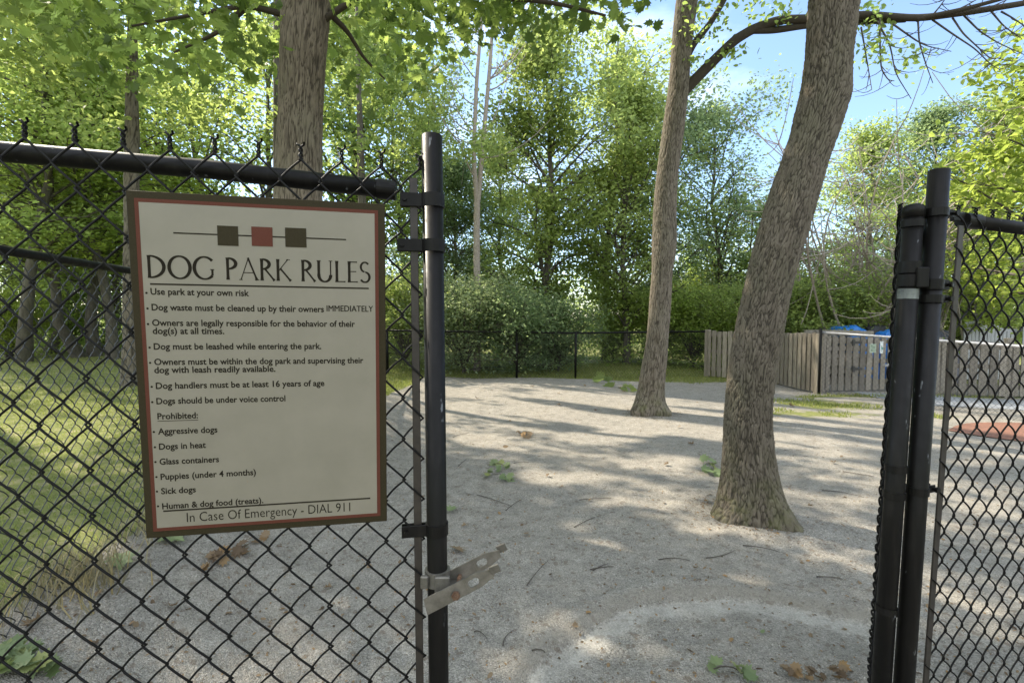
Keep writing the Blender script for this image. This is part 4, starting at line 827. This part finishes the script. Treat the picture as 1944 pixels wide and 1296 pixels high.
cl = [at(a + rgs.normal(0, 14), b + rgs.normal(0, 12), Y + rgs.normal(0, .15)) for (a, b, Y) in [(1440, 20, 7.2), (1480, 14, 7.2), (1505, 24, 7.1), (1420, 8, 7.2), (1655, 60, 7), (1670, 40, 7), (1690, 60, 7), (1680, 85, 7), (1665, 108, 7), (1710, 100, 7), (1722, 96, 7), (1655, 20, 7), (1340, 30, 7.4), (1355, 60, 7.4), (1325, 70, 7.4), (1375, 20, 7.4), (1330, 115, 7.3), (1378, 92, 7.3), (1365, 100, 7.3), (1345, 5, 7.4), (1316, 55, 7.4)] for _ in range(2)]
leaves(sp, T_LEAF, cl, 16, .10, .085, rgs); sp.build('leaf_sprays', L_BRIGHT, t2)
# boughs under the canopy of the tree behind the sign
bo = MB()
for pix in ([(612, 40, 4.5), (700, -20, 4.3), (800, -60, 4.0), (960, -70, 3.8)], [(545, 30, 4.5), (470, 10, 4.4), (380, 26, 4.2), (250, 50, 4.0)], [(620, 20, 4.5), (660, 60, 4.7), (690, 110, 4.9), (730, 150, 5.1)], [(470, 10, 4.4), (420, 60, 4.5), (330, 100, 4.6)], [(800, -60, 4.0), (900, -10, 3.9), (1050, 5, 3.8), (1150, 30, 3.7)]):
    q = bough(t0, pix, .03, .008, M_BARK0, sides=6); bo.add(q.v[0], [f for f, _ in q.f])
bo.build('limb', M_BARK0, t0, True)
rgs = np.random.default_rng(77); cl = []
while len(cl) < 250:
    a = rgs.uniform(60, 1190); b = rgs.uniform(-90, lowest(a)); Y = rgs.uniform(3.3, 6.2)
    if mnoise.noise((a / 80, b / 60, Y * .7)) > .10 and not (505 < a < 650 and Y < 4.8): cl.append(at(a, b, Y))
sel = rgs.random(len(cl)) < .45; cl = np.array(cl)
for part, lm_ in ((cl[sel], L_BRIGHT), (cl[~sel], L_MAPLE)):
    cm = MB(); leaves(cm, T_MAPLE, part, 9, .15, .10, rgs, .3, .6, 0, lambda c: shade_keep(c, .62)); cm.build('leaf_sprays', lm_, t0)
# bare forked sapling
sap = empty('bare_sapling', (X(905, 13), 13, 0), 'slender bare forked sapling against the bright sky', 'tree')
q = bough(sap, [(906, 705, 13), (906, 560, 13), (905, 450, 13), (906, 375, 13)], .10, .085, M_TWIG); tmb = MB().add(q.v[0], [f for f, _ in q.f])
stems = ([(905, 378, 13), (899, 300, 12.95), (905, 150, 12.9), (916, 20, 12.85), (922, -80, 12.8)], [(908, 380, 13), (918, 260, 13.05), (930, 130, 13.1), (938, 0, 13.15), (944, -90, 13.2)]); rgs = np.random.default_rng(8)
for pix in stems:
    q = bough(sap, pix, .07, .03, M_TWIG); tmb.add(q.v[0], [f for f, _ in q.f]); P = q.v[0].reshape(-1, 7, 3).mean(1)
    for k in range(17):
        p = P[rgs.integers(2, len(P))]; sgn = -1 if pix is stems[0] else 1; az = (rgs.normal(math.pi if sgn < 0 else 0, .7)); el = rgs.uniform(.5, 1.1); ln_ = rgs.uniform(.8, 2.4); e = p + ln_ * np.array([math.cos(az) * math.cos(el), .5 * math.sin(az), math.sin(el)])
        c_ = curve(p, e, (0, 0, -.12 * ln_), 6); tmb.tube(c_, np.linspace(.022, .006, 6), 4, False)
        for _ in range(4):
            p2 = c_[rgs.integers(1, 5)]; d = rgs.normal(0, .35, 3) + [.1 * sgn, 0, .35]; tmb.tube(curve(p2, p2 + d, (0, 0, 0), 3), [.009, .006, .004], 3, False)
tmb.build('trunk', M_TWIG, sap, True)
for k, (px, Y) in enumerate([(22, 17), (64, 19.5), (100, 21), (138, 17.5), (165, 20), (196, 17), (226, 19), (-20, 20)]):
    place_tree('tall', 'tree', 'thin dark-trunked tree in the second row of the lawn woods', X(px, Y), Y, .8 + .03 * k, k * 1.7, .72, [L_MID, L_BRIGHT, L_LIME][k % 3], 'thin trees in the second row of the lawn woods')
# lawn tree beside sign edge
lt_ = empty('lawn_tree', (X(255, 8.4), 8.4, g(X(255, 8.4), 8.4)), 'pale slim trunk on the lawn half hidden by the sign edge', 'tree')
rowsl = [(300, 236, 266), (500, 234, 264), (650, 232, 264), (710, 230, 268), (728, 226, 274)]
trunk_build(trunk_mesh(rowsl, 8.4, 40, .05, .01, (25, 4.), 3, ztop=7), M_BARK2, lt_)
near_crown(lt_, (X(250, 8.4), 8.4), 22, 2.6, 4.3, 8.5, 31, L_MID, 14, .12, .22, shade_keep, T_LEAF)
t6 = empty('tree', (X(690, 13.4), 13.4, 0), 'slim-stemmed leafy tree placed for shadow streaks just right of the near thick trunk, at the far fence corner', 'tree')  # placed here, crown thinned in stripes, to throw shadow streaks on the gravel
MB().tube([(X(690, 13.4), 13.4, -.1), (X(694, 13.4), 13.3, 4), (X(684, 13.4), 13.5, 10.5)], [.15, .12, .03], 10).build('trunk', M_BARKF, t6, True)
near_crown(t6, (X(690, 13.4), 13.4), 46, 3.7, 4.2, 11, 26, L_MID, 24, .14, .22, streak_keep, T_LEAF, 7, 4, streak_keep)
t8 = empty('tree', (-4.75, 10.0, g(-4.75, 10)), 'leafy tree added for shadow streaks, hidden from below by the near thick trunk, its crown spreading behind it', 'tree')  # added tree, stem out of sight, to streak the right-hand gravel with shadow
MB().tube([(-4.75, 10, -.1), (-4.75, 10, 4), (-4.7, 10.1, 11)], [.13, .11, .03], 10).build('trunk', M_BARKF, t8, True)
near_crown(t8, (-4.75, 10.0), 44, 3.3, 5.4, 11, 28, L_MID, 22, .14, .22, streak_keep, T_LEAF, 7, 4, streak_keep)
t7 = empty('tree', (-13.5, 12.2, g(-13.5, 12.2)), 'leafy tree added for shadow streaks beyond the lawn at the outermost fence edge, its crown over the rail', 'tree')  # added off the frame edge so its crown casts more shadow streaks
MB().tube([(-13.5, 12.2, -.1), (-13.4, 12.2, 4), (-13.6, 12.1, 12)], [.2, .16, .03], 10).build('trunk', M_BARKF, t7, True)
near_crown(t7, (-13.5, 12.2), 50, 4.6, 5.5, 13, 27, L_MID, 15, .15, .26, streak_keep, T_LEAF, 7, 4, streak_keep)
# dry brush
br = empty('dry_brush', (X(1650, 12.5), 12.8, 0), 'tangle of pale dead twigs with few leaves behind the tarps', 'bush'); mb = MB(); rgs = np.random.default_rng(12); ends = []
for k in range(46):
    b = np.array([X(1640, 13) + rgs.normal(0, 1.1), 12.6 + rgs.normal(0, .5), .2]); az = rgs.uniform(2.2, 4.2) if k % 2 else rgs.uniform(-.9, .9); el = rgs.uniform(.9, 1.45); ln_ = rgs.uniform(3.2, 6.2); e = b + ln_ * np.array([math.cos(az) * math.cos(el), .3 * rgs.normal(), math.sin(el)])
    c_ = curve(b, e, (rgs.normal(0, .4), 0, .3), 9); mb.tube(c_, np.linspace(.032, .012, 9), 5, False)
    for _ in range(14):
        p = c_[rgs.integers(3, 9)]; a2 = rgs.uniform(0, 6.28); l2 = rgs.uniform(.5, 1.6); d = l2 * np.array([math.cos(a2), .4 * math.sin(a2), rgs.normal(.2, .45)]); s2 = curve(p, p + d, (0, 0, -.12 * l2), 5); mb.tube(s2, np.linspace(.014, .007, 5), 3, False)
        if rgs.random() < .35: ends.append(p + d)
mb.build('twigs', M_TWIG, br); cm = MB(); leaves(cm, T_LEAF, ends, 9, .16, .10, rgs); cm.build('foliage', L_MID, br)

# far woods (uncountable mass), plus unseen ring added behind camera to block sky
rgs = np.random.default_rng(30); wd = MB(); ncl = 2000; th_ = rgs.uniform(-.95, .95, ncl); rad_ = rgs.uniform(23, 34, ncl); cl = np.stack([np.sin(th_) * rad_ * 1.1, np.cos(th_) * rad_ * .9 + 2, np.abs(rgs.normal(0, 1, ncl)) * np.where(th_ < -.1, 1.3, 1.9) + .3], -1)
leaves(wd, T_LEAF, cl, 17, .6, .22, rgs)
ncl = 1500; th_ = rgs.uniform(1.45, 4.83, ncl); rad_ = rgs.uniform(9, 16, ncl); cl = np.stack([np.sin(th_) * rad_ * 1.2, np.cos(th_) * rad_, rgs.uniform(0, 1, ncl) ** 1.2 * 5 + .2], -1); leaves(wd, T_LEAF, cl, 16, .6, .30, rgs); kind(wd.build('woods_and_sky_blocker', L_MID), 'stuff', 'distant mass of green woodland, with an unseen leaf ring added behind the camera to block sky')
us = MB(); ncl = 760; x_ = np.concatenate([rgs.uniform(-17, -3.2, ncl), rgs.uniform(-2.5, 12, 420)]); y_ = np.concatenate([rgs.uniform(15, 22, ncl), rgs.uniform(13.6, 19, 420)]); cl = np.stack([x_, y_, gz(x_, y_) + np.abs(rgs.normal(0, 1, len(x_))) * np.where(x_ < -3, 1.35, .8) + .1], -1)
leaves(us, T_LEAF, cl, 15, .40, .14, rgs); kind(us.build('undergrowth', L_BRIGHT), 'stuff', 'tangled green undergrowth at the foot of the trees')

# brick building glimpsed between the trunks
bd = empty('brick_building', (X(1350, 40), 40, 0), 'red brick building with grey roof glimpsed far between the trunks', 'building')
M_BRICK = mottled('brick', (.20, .07, .05), (.30, .12, .09), 3, .9, .1, .01); bx = bd.location.x
MB().box((bx, 42, 2.0), (9, 6, 4.0)).build('wall', M_BRICK, bd); MB().prism([(-4.8, 0), (4.8, 0), (3.2, 1.0), (-3.2, 1.0)], 6.6, ((1, 0, 0), (0, 0, 1), (0, 1, 0)), np.array([bx, 42, 4.002])).build('roof', mat('roof_grey', (.30, .31, .34), .7), bd)
for k in range(4): MB().box((bx - 3.2 + k * 2.1, 38.99, 2.3), (.9, .06, 1.3), None, 0, .01).build('window', mat('window_glass_%s' % 'abcd'[k], (.05, .06, .07), .1), bd)

# ------------------------------------------------------------------ grass, gravel, litter
def blades(n, xy, h, lean, rgs, wdt=.006):
    x_, y_ = xy; z_ = gz(x_, y_); a = rgs.uniform(0, 6.28, n); b = rgs.uniform(0, 6.28, n); hh_ = h * rgs.uniform(.5, 1.25, n); ln2 = lean * hh_ * rgs.uniform(.2, 1.2, n); w = wdt * rgs.uniform(.7, 1.3, n)
    o_ = np.stack([x_, y_, z_ - .004], -1); sx = np.stack([np.cos(a), np.sin(a), 0 * a], -1) * w[:, None]; le = np.stack([np.cos(b), np.sin(b), 0 * b], -1) * ln2[:, None]; up = np.stack([0 * a, 0 * a, hh_], -1)
    V = np.stack([o_ - sx, o_ + sx, o_ + le * .35 + up * .6 + sx * .7, o_ + le * .35 + up * .6 - sx * .7, o_ + le + up], 1); k = (np.arange(n) * 5)[:, None]
    return V.reshape(-1, 3), [k + np.array([[0, 1, 2, 3]]), k + np.array([[3, 2, 4]])]
def grassy(n, box_, rgs, th=.5):
    x_ = rgs.uniform(box_[0], box_[1], n * 3); y_ = rgs.uniform(box_[2], box_[3], n * 3); p = grass_mask(x_, y_); nz = np.array([mnoise.noise((a * 1.6, b * 1.6, 0)) for a, b in zip(x_, y_)]); k = (p + nz * .5 > th); return x_[k][:n], y_[k][:n]
rgs = np.random.default_rng(40)
lg = MB(); xy = grassy(52000, (-9, -1.95, 1.4, 8), rgs); lg.add(*blades(len(xy[0]), xy, .028, .9, rgs, .0032)); xy = grassy(26000, (-16, -2.0, 6, 14), rgs); lg.add(*blades(len(xy[0]), xy, .035, .9, rgs, .007))
kind(lg.build('lawn_grass', L_GRASS), 'stuff', 'short sunlit lawn grass beyond the side fence')
pg = MB(); xy = grassy(30000, (-3, 9, 6, 15), rgs, .5); pg.add(*blades(len(xy[0]), xy, .06, .9, rgs, .006)); kind(pg.build('grass', L_GRASS), 'stuff', 'patchy grass growing along the fences')
dg_ = MB(); n = 560; c_ = on(145, 1110); x_ = np.concatenate([c_[0] + rgs.normal(0, .09, n // 2), rgs.uniform(-2.15, -1.9, n // 2)]); y_ = np.concatenate([c_[1] + rgs.normal(0, .10, n // 2), rgs.uniform(1.6, 3.3, n // 2)]); dg_.add(*blades(n, (x_, y_), .16, .9, rgs, .0028))
tag(dg_.build('dry_grass_tuft', L_STRAW), 'straw coloured grass tufts growing along the side fence foot', 'grass tuft')
# gravel grains
n = 60000; u = rgs.random(n); y_ = 1.55 + 4.6 * u ** 1.5; x_ = rgs.uniform(-1.1, 1.15, n) * y_; k = (grass_mask(x_, y_) < .4); rr2 = np.hypot(x_ - GATE[0], y_ - GATE[1]); k &= ~((rr2 > 1.1) & (rr2 < 1.33) & (x_ < 1.9) & (rgs.random(n) < .93)); x_, y_ = x_[k], y_[k]; n = len(x_)
cen = np.stack([x_, y_, gsurf(x_, y_) + .0008], -1); T_ST = (np.array([[1, 0, 0], [-.4, .8, 0], [-.6, -.7, 0], [.1, .1, .7], [-.1, 0, -.5]]), [np.array([[0, 1, 3], [1, 2, 3], [2, 0, 3], [1, 0, 4], [2, 1, 4], [0, 2, 4]])])
nr = rgs.normal(size=(n, 3)); gr = MB(); scatter(gr, T_ST, cen, rotmats(nr, rgs), .0026 * rgs.uniform(.5, 1.5, n) * np.where(rgs.random(n) < .03, 1.9, 1))
M_GR = mat('gravel_grain', (.45, .44, .42), .9); n_, l_, b_ = nodes(M_GR); ge = n_.new('ShaderNodeNewGeometry'); l_.new(ramp(n_, l_, ge.outputs['Random Per Island'], [(0, (.18, .165, .142)), (.35, (.305, .285, .25)), (.8, (.40, .375, .33)), (1, (.52, .49, .435))]), b_.inputs['Base Color'])
kind(gr.build('gravel', M_GR), 'stuff', 'loose crushed stone grains on the ground')
# litter of brown leaf crumbs
n = 7500; y_ = 1.6 + 9.5 * rgs.random(n) ** 1.4; x_ = rgs.uniform(-1.05, 1.1, n) * y_; k = (x_ > -1.95); x_, y_ = x_[k], y_[k]; n = len(x_); nr = rgs.normal(0, .35, (n, 3)); nr[:, 2] = 1
fx = []
for (cx_, cy_, r_) in ((1.74, 3.6, .24), (2.15, 7.4, .3)):
    a_ = rgs.uniform(0, 6.28, 420); d_ = r_ + np.abs(rgs.normal(0, .10, 420)); fx.append(np.stack([cx_ + np.cos(a_) * d_, cy_ + np.sin(a_) * d_], -1))
fx = np.concatenate(fx); x_ = np.concatenate([x_, fx[:, 0]]); y_ = np.concatenate([y_, fx[:, 1]]); nr = np.concatenate([nr, rgs.normal(0, .35, (len(fx), 3)) + [0, 0, 1]]); n = len(x_)
ll = MB(); scatter(ll, T_LEAF, np.stack([x_, y_, gsurf(x_, y_) + .004], -1), rotmats(nr, rgs), rgs.uniform(.006, .020, n) * np.where(rgs.random(n) < .06, 2.2, 1)); kind(ll.build('leaf_litter', L_DRY), 'stuff', 'brown crumbs of dead leaf strewn over the gravel')
# individual leaves and twigs
def curl_leaf(tpl, s_, curl):
    v = tpl[0].copy(); v[:, 2] += curl * (v[:, 0] ** 2 * 2 + v[:, 1] ** 2); return MB().add(v * s_, [f.copy() for f in tpl[1]])
def leaf_obj(name, label, px, py, s_, m, group=None, tilt=.25, curl=.5, rz=None, lift=.012, tpl=T_MAPLE, rgs=rgs):
    p = on(px, py); o = curl_leaf(tpl, s_, curl).build(name, m); o.location = Vector(p) + Vector((0, 0, lift)); o.rotation_euler = (rgs.normal(0, tilt), rgs.normal(0, tilt), rgs.uniform(0, 6.28) if rz is None else rz); return tag(o, label, 'leaf', group)
leaf_obj('dead_leaf', 'tan lobed dead leaf lying by the fork latch', 868, 1050, .11, L_DRY, curl=.2, lift=.02)
leaf_obj('fallen_leaf', 'green fallen leaf lying low behind the near fence post', 858, 972, .10, L_FRESH, lift=.02)
leaf_obj('fallen_leaf', 'single green leaf lying in the scraped arc', 1448, 1208, .055, L_FRESH, tpl=T_OVAL)
leaf_obj('fallen_leaf', 'pale green lobed leaf on gravel below the sign corner', 232, 1074, .13, L_FRESH, curl=.2, lift=.02)
leaf_obj('fallen_leaf', 'yellow-green leaf lying just under the sign bottom edge', 330, 1030, .15, L_FRESH, curl=.2, lift=.02)
def sprig(name, label, spots, s_, m, cat='leaf sprig', stem=True, tpl=T_MAPLE, tilt=.5):
    p0 = on(*spots[0]); e = empty(name, p0, label, cat); mb = MB()
    for (a, b) in spots:
        for _ in range(2):
            c = on(a + rgs.normal(0, 3), b + rgs.normal(0, 2)); c[2] += rgs.uniform(.01, .05); nr = np.array([[rgs.normal(0, tilt), rgs.normal(0, tilt) - .3, 1]]); v = tpl[0].copy(); v[:, 2] += .35 * (v[:, 0] ** 2 + v[:, 1] ** 2); scatter(mb, (v, tpl[1]), c[None], rotmats(nr, rgs), s_ * rgs.uniform(.7, 1.15))
    mb.build('leaves', m, e)
    if stem:
        a = on(*spots[0]); b = on(*spots[-1]); MB().tube(curve(a + [0, 0, .012], b + [0, 0, .012], (0, 0, .03), 6), .003, 5).build('stem', M_TWIGD, e)
    return e
sprig('leaf_sprig', 'broken sprig of green lobed leaves on the open gravel', [(935, 884), (952, 888), (945, 894), (962, 890)], .085, L_FRESH)
sprig('leaf_sprig', 'yellowing sprig lying next to the broken green sprig', [(932, 903), (925, 908), (955, 913), (972, 914)], .08, L_FRESH)
sprig('leaf_sprig', 'green lobed leaves propped against the foot of the leaning tree', [(1345, 880), (1352, 892), (1343, 898), (1360, 903)], .12, L_FRESH)
sprig('leaf_sprig', 'pale green leaf bits at the bottom edge of the gravel', [(1352, 1275), (1395, 1285), (1420, 1290)], .06, L_FRESH)
sprig('leaf_heap', 'heap of dark brown dead leaves at the foot of the open gate', [(1490, 1284), (1510, 1288), (1540, 1286), (1580, 1285), (1600, 1278), (1530, 1292), (1515, 1294), (1560, 1292), (1500, 1292), (1595, 1290)], .042, L_DRY, 'leaf heap', False)
sprig('leaf_heap', 'crumpled brown oak leaves behind the fence below the sign', [(400, 1062), (430, 1050), (460, 1045), (480, 1035), (500, 1030), (420, 1072), (385, 1085), (445, 1060), (465, 1055), (410, 1070)], .062, L_DRY, 'leaf heap', False)
sprig('leaf_clump', 'pale curled clump of dead leaves on sunlit gravel', [(985, 825), (992, 828), (998, 826), (1003, 830)], .075, L_DRY, 'leaf clump', True)
sprig('weed', 'broad-leaved green weed at the bottom corner behind the near fence', [(20, 1262), (45, 1255), (70, 1250), (35, 1280), (90, 1268), (60, 1290), (15, 1285), (100, 1285), (30, 1245), (55, 1275), (80, 1282), (5, 1270)], .075, L_FRESH, 'weed', False)
sprig('weed', 'green weed sprouting at the foot of the far fence', [(1135, 722), (1142, 716), (1150, 722), (1160, 735)], .22, L_MID, 'weed', False)
sprig('weed', 'low green weed by the slim curved trunk', [(1190, 738), (1200, 742), (1185, 744)], .16, L_MID, 'weed', False)
DL = []
for k, (a, b, s_) in enumerate([(918, 742, .16), (905, 758, .13), (1050, 738, .14), (1060, 748, .1), (1110, 733, .14), (1265, 884, .09), (1000, 1016, .07), (1185, 745, .12), (925, 985, .06), (1060, 770, .11), (1130, 780, .1), (1175, 738, .12), (1290, 812, .1), (1310, 845, .12), (960, 850, .12), (1010, 735, .12), (1580, 762, .12), (1500, 772, .16), (1520, 905, .1), (880, 1000, .06), (900, 1170, .045), (1090, 1190, .05), (1260, 1120, .045), (1320, 1085, .05), (1120, 950, .06), (1040, 905, .07), (1600, 1000, .06), (1540, 960, .07), (930, 1290, .055), (1580, 880, .09), (255, 1190, .08), (330, 1150, .07), (500, 1180, .06), (620, 1120, .07), (190, 1130, .09), (700, 1080, .06), (560, 1075, .07), (60, 1190, .1)]):
    leaf_obj('dead_leaf', 'small curled brown dead leaf lying on the grey gravel', a, b, s_ * .62, L_DRY, 'dead leaves scattered on the gravel', .35, .9, lift=.01, tpl=T_MAPLE if k % 2 else T_LEAF)
for k, (a, b, c, d) in enumerate([(1000, 1115, 1040, 1066), (1120, 1082, 1165, 1075), (1125, 1085, 1155, 1070), (1410, 1038, 1480, 1048), (1250, 1062, 1310, 1068), (870, 885, 885, 872), (905, 940, 972, 960), (975, 880, 1005, 878), (1100, 948, 1160, 946), (900, 1200, 925, 1215), (955, 1225, 975, 1195), (1010, 1235, 1035, 1240), (1450, 1005, 1500, 1000), (1560, 930, 1640, 945), (860, 830, 890, 822), (1200, 760, 1240, 766), (1340, 1060, 1395, 1048), (1550, 1095, 1600, 1105), (960, 968, 990, 950), (1090, 1000, 1130, 985), (1600, 895, 1660, 905)]):
    p, q = on(a, b), on(c, d); p[2] += .006; q[2] += .006; o = MB().tube(curve(p, q, (rgs.normal(0, .01), rgs.normal(0, .015), .006), 7), np.linspace(.0035, .0016, 7), 5).build('twig', M_TWIGD, None, True); tag(o, 'thin dry dark twig lying on the grey gravel', 'twig', 'twigs scattered on the gravel')
